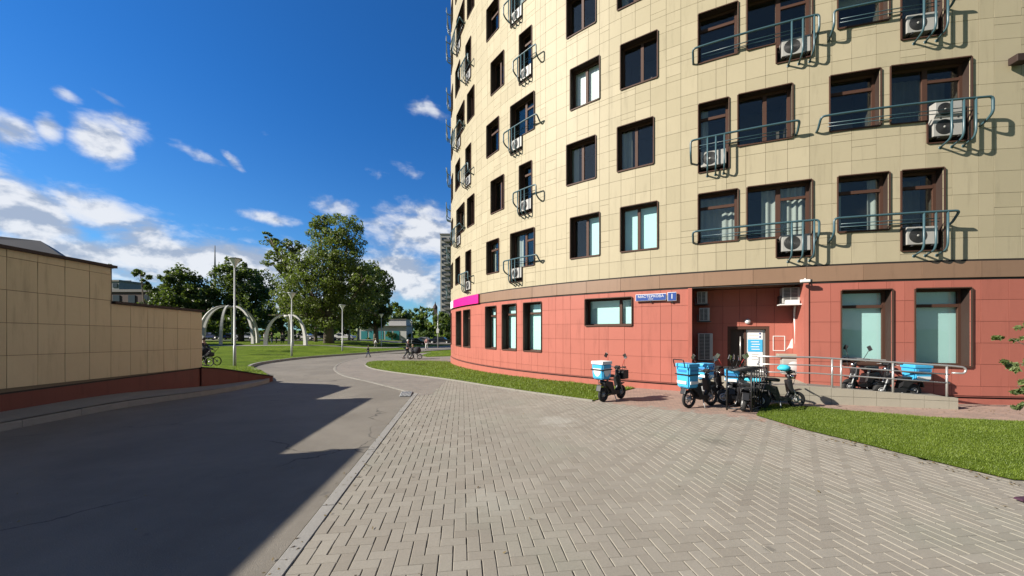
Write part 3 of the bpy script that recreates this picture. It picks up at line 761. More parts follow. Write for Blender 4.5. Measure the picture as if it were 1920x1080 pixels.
random.seed(11)
DEPTH = .30
def add_window(c, r, s0, s1, z0, z1, drop, ty, lowfloor=False):
    sm = (s0 + s1) / 2; wd = s1 - s0; R3 = FR(sm); O = PP(sm, 0, 0)
    # local coords: x along wall, y inward (depth), z
    hx = wd / 2
    def T(x, y, z): v = O + R3 @ Vector((x, y, 0)); return Vector((v.x, v.y, z))
    dep = DEPTH if not lowfloor else .34
    fr = MB(); t = .07; fd = .06; yf = dep - .06
    def fbox(x0, x1, a0, a1, yy=None, dd=fd, m='frame_brown', mb=None):
        y_ = yf if yy is None else yy; (mb or fr).box(T((x0 + x1) / 2, y_ + dd / 2, (a0 + a1) / 2), (x1 - x0, dd, a1 - a0), m, R3)
    fbox(-hx, hx, z0, z0 + t); fbox(-hx, hx, z1 - t, z1); fbox(-hx, -hx + t, z0 + t, z1 - t); fbox(hx - t, hx, z0 + t, z1 - t)
    zt = z1 - (.42 if not lowfloor else .46)
    mx_ = None
    if ty == 'v': mx_ = hx * (random.uniform(-.12, .12) if not lowfloor else .45); fbox(mx_ - .05, mx_ + .05, z0 + t, z1 - t, yf - .006, fd + .012)
    elif ty in ('t', 'o'): fbox(-hx + t, hx - t, zt - .045, zt + .045, yf - .006, fd + .012)
    elif ty == 'vt': mx_ = .05 * hx; fbox(mx_ - .06, mx_ + .06, z0 + t, z1 - t, yf - .006, fd + .012); fbox(mx_ + .06, hx - t, zt - .04, zt + .04, yf - .003)
    win = fr.build('window', bld)
    rv = MB()
    P = [(-hx, z0), (hx, z0), (hx, z1), (-hx, z1)]
    if drop:
        a, e = drop[0] - sm, drop[1] - sm; zd = z0 - .63
        P = [(-hx, z0)] + ([(a, z0)] if a > -hx + .02 else []) + [(a, zd), (e, zd)] + ([(e, z0)] if e < hx - .02 else []) + [(hx, z0), (hx, z1), (-hx, z1)]
        if a <= -hx + .02: P = P[1:] if abs(P[0][0] - a) < .03 else P
        rv.poly([T(a, .32, zd), T(e, .32, zd), T(e, .32, z0), T(a, .32, z0)], 'reveal_brown')
    for i in range(len(P)):
        (xa, za), (xb, zb) = P[i], P[(i + 1) % len(P)]
        # reveal liner: inner face to the depth and a 22 mm flange proud of the cladding
        rv.poly([T(xa, -.03, za), T(xb, -.03, zb), T(xb, dep + .02, zb), T(xa, dep + .02, za)], 'reveal_brown')
        dx_, dz_ = xb - xa, zb - za; L = math.hypot(dx_, dz_)
        if L < .02: continue
        nx_, nz_ = dz_ / L * .028, -dx_ / L * .028
        rv.poly([T(xa, -.03, za), T(xb, -.03, zb), T(xb + nx_, -.03, zb + nz_), T(xa + nx_, -.03, za + nz_)], 'frame_brown')
        rv.poly([T(xa + nx_, -.03, za + nz_), T(xb + nx_, -.03, zb + nz_), T(xb + nx_, .0, zb + nz_), T(xa + nx_, .0, za + nz_)], 'frame_brown')
    rv.build('surround', win)
    sb = MB(); sb.box(T(0, dep / 2 - .03, z0 + .012), (wd - .004, dep - .02, .024), 'frame_brown', R3)
    if not drop: sb.build('sill', win)
    g = MB(); g.box(T(0, yf + .035, (z0 + z1) / 2), (wd - 2 * t + .01, .012, z1 - z0 - 2 * t + .01), 'glass', R3); g.build('pane', win)
    # room behind: an open dark box, curtains or a blind
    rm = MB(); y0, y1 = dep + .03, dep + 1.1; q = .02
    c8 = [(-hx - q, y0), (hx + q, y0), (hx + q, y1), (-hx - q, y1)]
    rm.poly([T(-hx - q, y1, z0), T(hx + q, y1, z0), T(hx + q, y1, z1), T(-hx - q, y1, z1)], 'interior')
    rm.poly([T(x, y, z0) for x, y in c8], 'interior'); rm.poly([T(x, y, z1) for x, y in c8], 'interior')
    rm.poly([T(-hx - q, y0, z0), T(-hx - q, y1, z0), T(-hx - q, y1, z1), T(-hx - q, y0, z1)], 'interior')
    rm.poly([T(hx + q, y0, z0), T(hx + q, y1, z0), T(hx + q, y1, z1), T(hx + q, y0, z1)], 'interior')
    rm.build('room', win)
    k = random.random()
    def cloth(x0, x1, za, zb, m, wav=.03, yy=dep + .12, name='curtain'):
        cu = MB(); n = max(4, int((x1 - x0) / .025)); vs = []
        ph = random.uniform(0, 6)
        for i in range(n + 1):
            x = x0 + (x1 - x0) * i / n; y = yy + wav * math.sin(i * .9 + ph + .7 * math.sin(i * .33)); vs += [T(x, y, za), T(x, y * 1. , zb)]
        cu.add(vs, [(2 * i, 2 * i + 2, 2 * i + 3, 2 * i + 1) for i in range(n)], m, .5, True); cu.build(name, win)
    if lowfloor: cloth(-hx + .02, hx - .02, z0 + .03, z1 - .02, 'blind', 0., dep + .06, 'blind')
    elif c in 'EF' and r == 0:
        if c == 'F': cloth(-hx + .02, hx - .02, z0 + .02, z1 - .05, 'blind', 0., dep + .05, 'blind')
        else: cloth(.02, hx - .02, z0 + .02, z1 - .05, 'blind', 0., dep + .05, 'blind')
    elif c == 'E' and r == 2: cloth(-hx + .02, hx - .02, z0 + .02, z1 - .05, 'white_paint', .004, dep + .05, 'blind')
    elif c == 'Gb' and r == 0: cloth(-hx * .45, hx - .05, z0 + .02, z1 - .05, 'curtain')
    elif c == 'Ga' and r == 0: cloth(-hx + .02, hx - .02, z0 + .02, z1 - .03, 'curtain', .02, dep + .3)
    elif k < .28: cloth(-hx + .03, -hx + wd * random.uniform(.18, .4), z0 + .02, z1 - .05, 'curtain')
    elif k < .42:
        cloth(-hx + .03, -hx + wd * .22, z0 + .02, z1 - .05, 'curtain'); cloth(hx - wd * .25, hx - .03, z0 + .02, z1 - .05, 'curtain')
    elif k < .55: cloth(-hx + .03, hx - .03, z0 + .02, z1 - .05, 'curtain_grey', .02, dep + .45)
    elif k < .66: cloth(-hx + .03, hx - .03, z1 - random.uniform(.3, .9), z1 - .05, 'curtain', 0., dep + .2, 'blind')
    if k > .5 and not lowfloor and c in 'GaGbHaHbEF':
        fu = MB(); fx = random.uniform(-hx * .5, hx * .5); fu.box(T(fx, dep + .8, z0 + .35), (.5, .3, .7), 'bark', R3); fu.build('furniture', win)
for wn in wins: add_window(*wn)
for (_, u0, u1, z0, z1, ty) in low: add_window('W', 0, US(u0), US(u1), z0, z1, None, ty, True)

# ---- air conditioners and rails
def make_ac(wd=.78, h=.54):
    t = empty('air_conditioner')
    b = MB(); b.box((0, 0, h / 2), (wd, .27, h), 'ac_white', None, .015); b.build('casing', t)
    b = MB(); cx = -wd * .14
    for k in range(9):
        rr = .03 + k * .022; b.lathe([(rr, -.141), (rr + .007, -.146), (rr + .014, -.141)], 'ac_dark', (cx, 0, h / 2), 24, 'y')
    b.lathe([(0, -.150), (.03, -.149), (.035, -.14)], 'ac_white', (cx, 0, h / 2), 16, 'y')
    b.lathe([(0, -.1375), (.23, -.1375)], 'ac_dark', (cx, 0, h / 2), 24, 'y'); b.build('fan_grille', t)
    for sx in (-1, 1): b = MB(); b.box((sx * wd * .33, 0, -.025), (.04, .30, .05), 'ac_dark'); b.build('foot', t)
    return t
def bez(P, n=5, r=.09):
    """round the corners of a polyline"""
    P = [Vector(p) for p in P]; out = [P[0]]
    for i in range(1, len(P) - 1):
        a = (P[i - 1] - P[i]); c = (P[i + 1] - P[i]); q = min(r, a.length * .45, c.length * .45); a = P[i] + a.normalized() * q; c = P[i] + c.normalized() * q
        for k in range(n + 1): t = k / n; out.append(a * (1 - t) ** 2 + P[i] * 2 * t * (1 - t) + c * t * t)
    out.append(P[-1]); return out
acproto = make_ac(); acfirst = [True]
rowname = ['lowest', 'second', 'third', 'fourth', 'fifth', 'sixth', 'seventh', 'top']
def put_ac(s, r, z, label, group, rz=None, sc=1.):
    t = acproto if acfirst[0] else copy_tree(acproto); acfirst[0] = False
    p = PP(s, r - .16, z); t.location = p; t.rotation_euler = (0, 0, s / RB if rz is None else rz); t.scale = (sc, sc, sc)
    t['label'] = label; t['category'] = 'air conditioner'; t['group'] = group; return t
OFF = .33
def rail(s0, s1, zr, b0, b1, zb, dropside, label, rr=.032):
    t = empty('window_rail', tuple(PP((s0 + s1) / 2, 0, zr)), 0, label, 'railing', 'teal rails hung under the apartment windows')
    org = t.location.copy()
    b = MB(); mids = [s0 + (s1 - s0) * i / 6 for i in range(7)]; P = []
    def endp(s, sg, d):
        if d: return [PP(s, -.02, zr - .62), PP(s, OFF * .55, zr - .55), PP(s, OFF, zr - .42), PP(s, OFF, zr)]
        return [PP(s, -.02, zr - .30), PP(s, OFF * .35, zr - .26), PP(s, OFF, zr)]
    P = endp(s0, -1, dropside in ('L', 'B')) + [PP(q, OFF, zr) for q in mids[1:-1]] + endp(s1, 1, dropside in ('R', 'B'))[::-1]
    P = bez(P, 4, .1); b.tube([p - org for p in P], rr, 'rail_teal', 8); b.build('top_rail', t)
    if b0 is not None:
        for k in range(3):
            q = b0 + (b1 - b0) * (.30 + .27 * k); b = MB()
            P = bez([PP(q, OFF, zr), PP(q, OFF, zb + .12), PP(q, OFF * .85, zb - .02), PP(q, -.02, zb - .12)], 4, .06)
            b.tube([p - org for p in P], rr * .8, 'rail_teal', 8); b.lathe([(0, 0), (.045, .0), (.045, .012), (0, .012)], 'rail_teal', tuple(PP(q, .002, zb - .12) - org), 10, 'y', FR(q)); b.build('cage_bar', t)
    b = MB()
    for z_, o_ in ((zr - .2, .06), (zr - .12, .1)):
        b.tube([PP(s0 + .25, o_, z_) - org, PP((s0 + s1) / 2, o_, z_) - org, PP(s1 - .25, o_, z_) - org], .012, 'rail_teal', 6)
    b.build('rear_rail', t)
    return t
place = {'B': 'left edge', 'D': 'tall window pair left of the plain windows', 'G': 'window pair above the entrance', 'H': 'window pair at the right', 'A': 'far left outline'}
cols_o = {'D': (944, 1006, 958, 979, 'L'), 'G': (1299, 1536, 1456, 1530, 'R'), 'H': (1564, 1800, 1690, 1769, 'L')}
cols_e = {'D': (962, 1005, 974, 997, 'B'), 'G': (1295, 1500, 1310, 1366, 'L'), 'H': (1540, 1862, 1739, 1819, 'R')}
for r in range(NROW):
    z0 = SILL + r * FLOOR; o = r % 2 == 0
    for k, (a, c, b0, b1, ds) in (cols_o if o else cols_e).items():
        if k in 'GH' and r > 3: continue
        zr = z0 + .34; RO = RB + OFF
        rail(US(a, RO), US(c, RO), zr, US(b0), US(b1), z0 - .66, ds, 'teal rail with cage bars, %s storey, %s' % (rowname[r], place[k]))
        sc = (US(b0) + US(b1)) / 2; wdt = US(b1) - US(b0); f = min(.92, (wdt - .1) / .8)
        put_ac(sc, .04, z0 - .46, 'caged white air conditioner, %s storey, %s' % (rowname[r], place[k]), 'air conditioners caged under the apartment windows', None, f)
        if k == 'H' and r == 1:
            put_ac(sc, .06, z0 - .46 + .52, 'upper of two stacked white air conditioners under the right window pair', 'air conditioners caged under the apartment windows', None, f * .85)
    sB = (US(873.5), US(883.3)) if o else (US(857), US(864)); sm = (sB[0] + sB[1]) / 2
    rail(sB[0] - .35, sB[1] + (.35 if o else .9), z0 + .34, sB[0], sB[1], z0 - .66, 'B' if o else 'L', 'teal rail with cage bars, %s storey near the left edge of the facade' % rowname[r])
    put_ac(sm, .06, z0 - .56, 'caged air conditioner, %s storey near the left edge of the facade' % rowname[r], 'air conditioners caged under the apartment windows', None, .9)
    for kk, dd in (('outline of the round facade at left', 0.),):
        sA = US(842.6) - 1.3 + (.7 if o else -.4)
        rail(sA - 1., sA + 1., z0 + .34, sA - .4, sA + .4, z0 - .66, 'B', 'teal steel rail seen edge-on, %s storey on the %s' % (rowname[r], kk))
        put_ac(sA, .06, z0 - .56, 'air conditioner seen edge-on, %s storey on the %s' % (rowname[r], kk), 'air conditioners caged under the apartment windows', None, .9)

# magenta fascia sign at the far left of the band
b = MB()
def arcpanel(b, s0, s1, z0, z1, r0, th, m):
    n = max(2, int((s1 - s0) / .3)); ring(b, r0 - th, r0, z0, z1, m, s0, s1, (), .3)
arcpanel(b, US(850.5, RB + .1), US(897, RB + .1), 3.37, 3.85, .12, .06, 'magenta'); sg = b.build('fascia_sign', label='magenta shop fascia sign curving round the left end of the brown band', cat='sign')
b = MB(); arcpanel(b, US(845.5, RB + .13) - .35, US(850.2, RB + .1), 3.38, 3.84, .125, .06, 'white_paint'); b.build('white_panel', sg)

# ---- entrance recess
rd = 1.25
sm = (RS0 + RS1) / 2; RM = FR(sm); RO_ = PP(sm, 0, 0); hw = (RS1 - RS0) / 2
def TR(x, y, z): v = RO_ + RM @ Vector((x, y, 0)); return Vector((v.x, v.y, z))
b = MB(); zf = .40
xl, xr = -hw * .995, hw * .995
ux = lambda u, y: None
# door opening in back wall: find local x of a pixel column at depth
def loc_x(u, dep):
    d = Vector(((u - 960) / F_PX, 1)); o = Vector((RO_.x, RO_.y)); ax = Vector((RM[0][0], RM[1][0])); ay = Vector((RM[0][1], RM[1][1]))
    base = o + ay * dep; nrm = ay; t = base.dot(nrm) / d.dot(nrm); return (d * t - o).dot(ax)
dx0, dx1 = loc_x(1364, rd), loc_x(1443, rd); DT = CAMZ + 7 / 700 * 13.1
cw = [xl + (xr - xl) * i / 6 for i in range(7)]
for i in range(6):
    for (za, zb_) in ((zf, .98), (.98, 1.6), (1.6, 2.19), (2.19, 2.78), (2.78, 3.36)):
        for (p, q, e, h) in sub_rects((cw[i] + .004, cw[i + 1] - .004, za + .004, zb_ - .004), [(dx0, dx1, 0, DT)]):
            if q - p > .01 and h - e > .01: b.box(TR((p + q) / 2, rd + .0125, (e + h) / 2), (q - p, .02, h - e), 'panel_red', RM)
for (p, q, e, h) in sub_rects((xl, xr, zf, 3.4), [(dx0, dx1, 0, DT)]): b.poly([TR(p, rd + .025, e), TR(q, rd + .025, e), TR(q, rd + .025, h), TR(p, rd + .025, h)], 'joint_red')
# jambs
for x, sg_ in ((xl, 1), (xr, -1)):
    b.box(TR(x - sg_ * .06, rd / 2 + .02, (zf + 3.35) / 2 - .2), (.12, rd - .02, 3.35 - zf + .4), 'panel_red', RM)
b.box(TR(0, rd / 2 + .2, 3.43), (2 * hw, rd + .3, .08), 'panel_brown', RM)
b.build('recess_wall', bld)
b = MB(); b.box(TR(0, rd / 2 + .2, zf / 2 - .02), (2 * hw - .01, rd + .9, zf), 'concrete', RM); b.build('porch_floor', bld)
# door
dr = MB(); dw = dx1 - dx0
dr.box(TR(dx0 + .05, rd + .12, (zf + DT) / 2), (.1, .2, DT - zf), 'frame_brown', RM); dr.box(TR(dx1 - .05, rd + .12, (zf + DT) / 2), (.1, .2, DT - zf), 'frame_brown', RM)
dr.box(TR((dx0 + dx1) / 2, rd + .12, DT - .05), (dw - .2, .2, .1), 'frame_brown', RM)
dl = dx0 + .42 * dw
dr.box(TR((dx0 + .1 + dl) / 2, rd + .20, (zf + DT) / 2 - .05), (dl - dx0 - .1, .05, DT - zf - .1), 'interior', RM)
dr.box(TR(dl + .03, rd + .17, (zf + DT) / 2 - .05), (.06, .06, DT - zf - .1), 'frame_brown', RM)
dr.box(TR((dl + dx1) / 2, rd + .18, (zf + DT) / 2 - .05), (dx1 - dl - .12, .04, DT - zf - .12), 'steel', RM)
door = dr.build('door', bld)
hb = MB(); hb.tube([TR(dl - .12, rd + .08, zf + .5), TR(dl - .12, rd + .08, DT - .35)], .022, 'steel', 8); hb.build('handle', door)
nb = MB(); x0_, x1_ = dl + .1, dx1 - .17
nb.box(TR((x0_ + x1_) / 2, rd + .15, (zf + DT) / 2), (x1_ - x0_, .012, DT - zf - .25), 'white_paint', RM); ntc = nb.build('notice', label='white and blue notices taped on the glass entrance door', cat='notice')
nb = MB(); nb.box(TR((x0_ + x1_) / 2, rd + .139, 1.42), (x1_ - x0_ - .02, .008, .42), 'cyan_box', RM)
for k in range(4): nb.box(TR((x0_ + x1_) / 2 + random.uniform(-.03, .03), rd + .1335, 1.55 - k * .085), (.24, .002, .025), 'white_paint', RM)
nb.build('blue_sheet', ntc)
nb = MB()
for z_ in (1.72, 1.83): nb.lathe([(0, -.003), (.03, -.003), (.03, .0)], 'sign_blue', tuple(TR(x1_ - .08, rd + .141, z_)), 12, 'y', RM); nb.box(TR((x0_ + x1_) / 2 - .05, rd + .1405, z_ - .052), (.3, .003, .006), 'cloth_grey', RM)
for z_ in (1.12, 1.05, .95): nb.box(TR((x0_ + x1_) / 2, rd + .1405, z_), (.2, .003, .012), 'cloth_grey', RM)
nb.build('print', ntc)
# round lamp over the door
b = MB(); b.lathe([(0, -.09), (.06, -.075), (.09, -.03), (.09, 0)], 'lamp_glass', tuple(TR(loc_x(1402, rd), rd, CAMZ + 16 / 700 * 13)), 16, 'y', RM)
b.build('wall_lamp', label='round white lamp above the entrance door', cat='lamp')
# window outline frame and torn poster on the right of the door
b = MB(); fx0, fx1 = loc_x(1449, rd), loc_x(1472, rd); fz0, fz1 = 1.26, 1.76
for (p, q, e, h) in ((fx0, fx1, fz1 - .02, fz1), (fx0, fx1, fz0, fz0 + .02), (fx0, fx0 + .02, fz0 + .02, fz1 - .02), (fx1 - .02, fx1, fz0 + .02, fz1 - .02)):
    b.box(TR((p + q) / 2, rd - .005, (e + h) / 2), (q - p, .012, h - e), 'white_paint', RM)
b.build('wall_frame', label='empty pale square frame on the red wall right of the door', cat='frame')
b = MB(); px_ = loc_x(1483, rd); pts = [(-.13, -.22), (-.05, -.06), (.0, .1), (.08, .2), (.13, .22), (.1, .1), (.14, .02), (.09, -.06), (.13, -.14), (.03, -.17), (-.05, -.16)]
v = [TR(px_ + x, rd - .004, 1.52 + z) for x, z in pts] + [TR(px_ + x, rd + .002, 1.52 + z) for x, z in pts]; n = len(pts)
b.add(v, [list(range(n)), list(range(n, 2 * n))[::-1]] + [(i, (i + 1) % n, n + (i + 1) % n, n + i)[::-1] for i in range(n)], 'white_paint')
b.build('torn_poster', label='torn white poster scrap on the red wall beside the drain pipe', cat='poster')
# pipe
b = MB(); pxx = loc_x(1493, rd * .8)
b.tube(bez([TR(pxx - .1, rd * .55, 2.75), TR(pxx - .05, rd * .8, 2.4), TR(pxx - .02, rd * .8, 1.9), TR(pxx + .0, rd * .8, .9), TR(pxx + .06, rd * .72, .6)], 4, .15), .03, 'white_paint', 8)
b.build('pipe', label='white pipe running down the right side of the entrance recess', cat='pipe')
# air conditioners of the recess
lx = loc_x(1316, .75)
def side_ac(z, label, sc=(1, 1, 1), x=None, y=.75, rot=PI / 2):
    t = copy_tree(acproto); t.location = TR(lx if x is None else x, y, z); t.rotation_euler = (0, 0, sm / RB + rot); t.scale = sc
    t['label'] = label; t['category'] = 'air conditioner'; t['group'] = 'air conditioners in the entrance recess'; return t
def bar_ac(name, x, y, z, wd, dp, h, label):
    t = empty(name, tuple(TR(x, y, z)), sm / RB, label, 'air conditioner', 'air conditioners in the entrance recess')
    b = MB(); b.box((0, 0, h / 2), (wd, dp, h), 'ac_white', None, .015); b.build('casing', t)
    b = MB(); nn = int(h / .05)
    b.box((-.06 * wd, -dp / 2 - .001, h / 2), (wd * .7, .004, h - .06), 'ac_dark')
    b.build('grille', t); b = MB()
    for k in range(nn): b.box((-.06 * wd, -dp / 2 - .006, .04 + k * (h - .06) / nn), (wd * .72, .006, .010), 'ac_white')
    b.box((-.06 * wd, -dp / 2 - .008, h / 2), (.02, .008, h - .05), 'ac_white'); b.build('slats', t)
    b = MB(); b.box((0, 0, -.02), (wd + .1, dp + .05, .03), 'black_metal'); b.box((-wd / 2 - .05, 0, h * .25), (.02, dp, h * .5), 'black_metal'); b.build('bracket', t)
    return t
bar_ac('air_conditioner', loc_x(1320, .8), .8, 2.19 + .07, .32, .5, .45, 'shaded air conditioner on a bracket, middle of the three at the left of the recess')
bar_ac('air_conditioner', loc_x(1316, .8), .8, 2.85, .32, .5, .42, 'dark air conditioner right under the soffit at the left of the recess')
bar_ac('air_conditioner', loc_x(1322, .8), .8, .92, .45, .4, .92, 'tall slatted air conditioner standing lowest at the left of the recess')
bar_ac('air_conditioner', loc_x(1482, .6), .6, 2.78, .5, .35, .5, 'air conditioner with white tray hung at the right of the recess')
b = MB(); b.box(TR(loc_x(1482, .55), .45, 2.74), (.66, .45, .035), 'white_paint', RM, .005); b.box(TR(loc_x(1484, .45), .45, 2.82), (.36, .3, .12), 'white_paint', RM, .02)
b.build('drip_tray', label='white tray and box below the right air conditioner of the recess', cat='tray')
b = MB(); b.box(TR(loc_x(1487, .9), .95, .78), (.62, .34, .5), 'ac_white', RM, .03); b.lathe([(.0, -.181), (.16, -.181), (.17, -.17)], 'kiosk_wall', tuple(TR(loc_x(1487, .9), .95, .78)), 20, 'y', RM)
b.box(TR(loc_x(1482, .9), .95, 1.12), (.7, .34, .12), 'concrete', RM, .02)
b.build('white_cabinet', label='white cabinet under a pale lid standing right of the entrance door', cat='cabinet')
# security camera on the band
b = MB(); q = US(1510, RB + .15); b.tube([PP(q, .04, 3.45), PP(q, .14, 3.47), PP(q, .16, 3.40)], .018, 'white_paint', 8); lbox(b, q - .02, .2, 3.40, (.24, .09, .085), 'white_paint', .02); lbox(b, q + .12, .2, 3.40, (.05, .08, .075), 'black_plastic', .01)
b.build('security_camera', label='small security camera on the brown band above the recess corner', cat='camera')
b = MB(); q = US(1916, RB + .2); zz = CAMZ + (HY - 118) / F_PX * hit(1916)[1]; lbox(b, q, .16, zz, (.34, .22, .20), 'reveal_brown', .02); lbox(b, q, .03, zz, (.1, .06, .1), 'black_metal')
b.build('wall_floodlight', label='dark box floodlight on the cream wall at the right border', cat='lamp')


def text_mesh(body, size, m, name, parent, mw, ext=.002):
    cu = bpy.data.curves.new('t', 'FONT'); cu.body = body; cu.size = size; cu.extrude = ext; cu.align_x = 'CENTER'; cu.align_y = 'CENTER'
    to = bpy.data.objects.new('t', cu); COL.objects.link(to); dg = bpy.context.evaluated_depsgraph_get()
    me = bpy.data.meshes.new_from_object(to.evaluated_get(dg)); bpy.data.objects.remove(to); me.materials.clear(); me.materials.append(M[m])
    me.transform(mw); o = bpy.data.objects.new(name, me); COL.objects.link(o); o.parent = parent; return o
def sign(u0, u1, y, hgt, name, label, lines):
    s0, s1 = US(u0, RB + .1), US(u1, RB + .1); q = (s0 + s1) / 2; Y = hit((u0 + u1) / 2, RB + .1)[1]; z = CAMZ + (HY - y) / F_PX * Y; wd = s1 - s0
    t = empty(name, tuple(PP(q, .10, z)), q / RB, label, 'sign', 'blue address signs')
    b = MB(); b.box((0, .02, 0), (wd + .05, .05, hgt + .05), 'white_paint', None, .012); b.build('border', t)
    b = MB(); b.box((0, -.008, 0), (wd + .02, .012, hgt + .02), 'sign_blue', None, .004); b.build('board', t)
    b = MB(); b.box((0, .09, 0), (wd * .8, .05, .04), 'black_metal'); b.box((0, .06, -hgt / 2 - .05), (.05, .05, .06), 'black_plastic'); b.build('bracket', t)
    for (tx, sz, oz, ox) in lines: text_mesh(tx, sz, 'white_paint', 'lettering', t, Matrix.Translation((ox, -.0155, oz)) @ Matrix.Rotation(PI / 2, 4, 'X'))
sign(1193, 1248, 557.5, .19, 'street_name_sign', 'blue street name sign lettered МАСТЕРКОВА on the red wall', [('МАСТЕРКОВА', .125, .03, 0), ('улица', .06, -.055, 0)])
sign(1253, 1267, 556, .25, 'house_number_sign', 'square blue house number plate reading 1 beside the street name sign', [('1', .24, .0, 0)])

# ------------------------------------------------------------------ ramp and handrail
RZ = lambda u: None
def RPt(u, z): # on the ramp face line; face runs from u=1505 to 1795
    t = (u - 1440) / (1795 - 1440); Y0, Y1 = 10.55, 9.42
    a = Vector(((1440 - 960) / F_PX * Y0, Y0)); c = Vector(((1795 - 960) / F_PX * Y1, Y1)); d = Vector(((u - 960) / F_PX, 1.))
    n = Vector((-(c - a).y, (c - a).x)); k = a.dot(n) / d.dot(n); p = d * k; return Vector((p.x, p.y, z))
ra, rc = RPt(1440, 0), RPt(1797, 0); rdv = (rc - ra).normalized(); rn = Vector((-rdv.y, rdv.x, 0))
b = MB(); n = 22; L = (rc - ra).length; s = 0
sL = (RPt(1530, 0) - ra).length
def rtop(s): return .40 if s < sL else .40 - (.40 - .235) * (s - sL) / (L - sL)
while s < L - .01:
    e = min(s + .5, L); z0a, z1a = rtop(s), rtop(e); bw = .14
    for (za0, za1, zb0, zb1) in ((-.1, -.1, .15, .15), (.158, .158, z0a, z1a)):
        p = ra + rdv * (s + .004); q = ra + rdv * (e - .004)
        vs = [p + Vector((0, 0, za0)), q + Vector((0, 0, za1)), q + Vector((0, 0, zb1)), p + Vector((0, 0, zb0))]; vs += [v + rn * bw for v in vs]
        b.add(vs, [(0, 1, 2, 3), (5, 4, 7, 6), (3, 2, 6, 7), (1, 5, 6, 2), (4, 0, 3, 7)], 'concrete')
    s = e
ramp = b.build('ramp', label='low pale concrete access ramp in front of the red wall', cat='ramp')
b = MB(); vs = []
for s in (0, sL, L): vs += [ra + rdv * s + rn * .14 + Vector((0, 0, rtop(s) - .03)), ra + rdv * s + rn * 1.5 + Vector((0, 0, rtop(s) - .03))]
b.add(vs, [(0, 2, 3, 1), (2, 4, 5, 3)], 'concrete_pale'); b.build('deck', ramp)
hr = empty('handrail', tuple(ra), 0, 'long steel handrail with three bars along the concrete ramp', 'railing')
def hz_(s, k): return (rtop(s) + (.80, .58, .36)[k])
sposts = [(RPt(u, 0) - ra).length for u in (1422,)]
sE = (RPt(1785, 0) - ra).length; s0r = -.25
nmb = ['top_bar', 'middle_bar', 'lower_bar']
for k in range(3):
    b = MB(); P = [rdv * s_ + rn * .07 + Vector((0, 0, hz_(max(s_, 0), k))) for s_ in (s0r, sL * .5, sL, (sL + sE) / 2, sE)]
    if k == 0: P += [rdv * (sE + .28) + rn * .07 + Vector((0, 0, hz_(sE, 0) - .03)), rdv * (sE + .33) + rn * .07 + Vector((0, 0, hz_(sE, 0) - .1)), rdv * (sE + .28) + rn * .07 + Vector((0, 0, hz_(sE, 0) - .19)), rdv * (sE + .05) + rn * .07 + Vector((0, 0, hz_(sE, 0) - .18))]; P = bez(P, 4, .06)
    b.tube(P, .024 if k == 0 else .018, 'steel', 8); b.build(nmb[k], hr)
for u in (1422, 1563, 1580, 1678, 1780):
    s_ = -.2 if u == 1422 else (RPt(u, 0) - ra).length
    b = MB(); zz = rtop(max(s_, 0)); b.tube([rdv * s_ + rn * .075 + Vector((0, 0, zz - .04)), rdv * s_ + rn * .075 + Vector((0, 0, zz + .79))], .024, 'steel', 8); b.build('post', hr)
# second rail at the wall side
hr2 = empty('handrail', tuple(ra + rn * 1.2), 0, 'second steel handrail on the wall side of the ramp, mostly behind parked bikes', 'railing')
for k in range(2):
    b = MB(); b.tube(bez([rdv * s_ + Vector((0, 0, rtop(s_) + (.80, .5)[k])) for s_ in (sL + .6, (sL + sE) / 2, sE)] + [rdv * (sE + .15) + Vector((0, 0, rtop(sE) + (.72, .42)[k]))], 4, .06), .02, 'steel', 8); b.build('bar', hr2)
for s_ in (sL + .7, sE - .1): b = MB(); b.tube([rdv * s_ + Vector((0, 0, rtop(s_) - .1)), rdv * s_ + Vector((0, 0, rtop(s_) + .8))], .02, 'steel', 8); b.build('post', hr2)

# ------------------------------------------------------------------ delivery bikes
def wheel(parent, x, r, w, z=None, spokes=True):
    b = MB(); z = r if z is None else z
    prof = [(r - w, -w * .45), (r - w * .35, -w * .5), (r, -w * .22), (r, w * .22), (r - w * .35, w * .5), (r - w, w * .45)]
    b.lathe(prof, 'rubber', (0, 0, 0), 28, 'y'); wh = b.build('wheel', parent, (x, 0, z))
    b = MB(); b.lathe([(r - w, -w * .4), (r - w * 1.3, -w * .3), (r - w * 1.3, w * .3), (r - w, w * .4)], 'black_metal', (0, 0, 0), 24, 'y')
    b.lathe([(0, -.05), (.055, -.045), (.06, 0), (.055, .045), (0, .05)], 'galv', (0, 0, 0), 16, 'y')
    for k in range(6):
        a = k * PI / 3; b.tube([(math.cos(a) * .05, 0, math.sin(a) * .05), (math.cos(a) * (r - w * 1.2), 0, math.sin(a) * (r - w * 1.2))], .012, 'galv', 6)
    b.lathe([(.075, .035), (.10, .035), (.10, .04), (.075, .04), (.075, .035)], 'steel', (0, 0, 0), 20, 'y')
    b.build('rim', wh); return wh
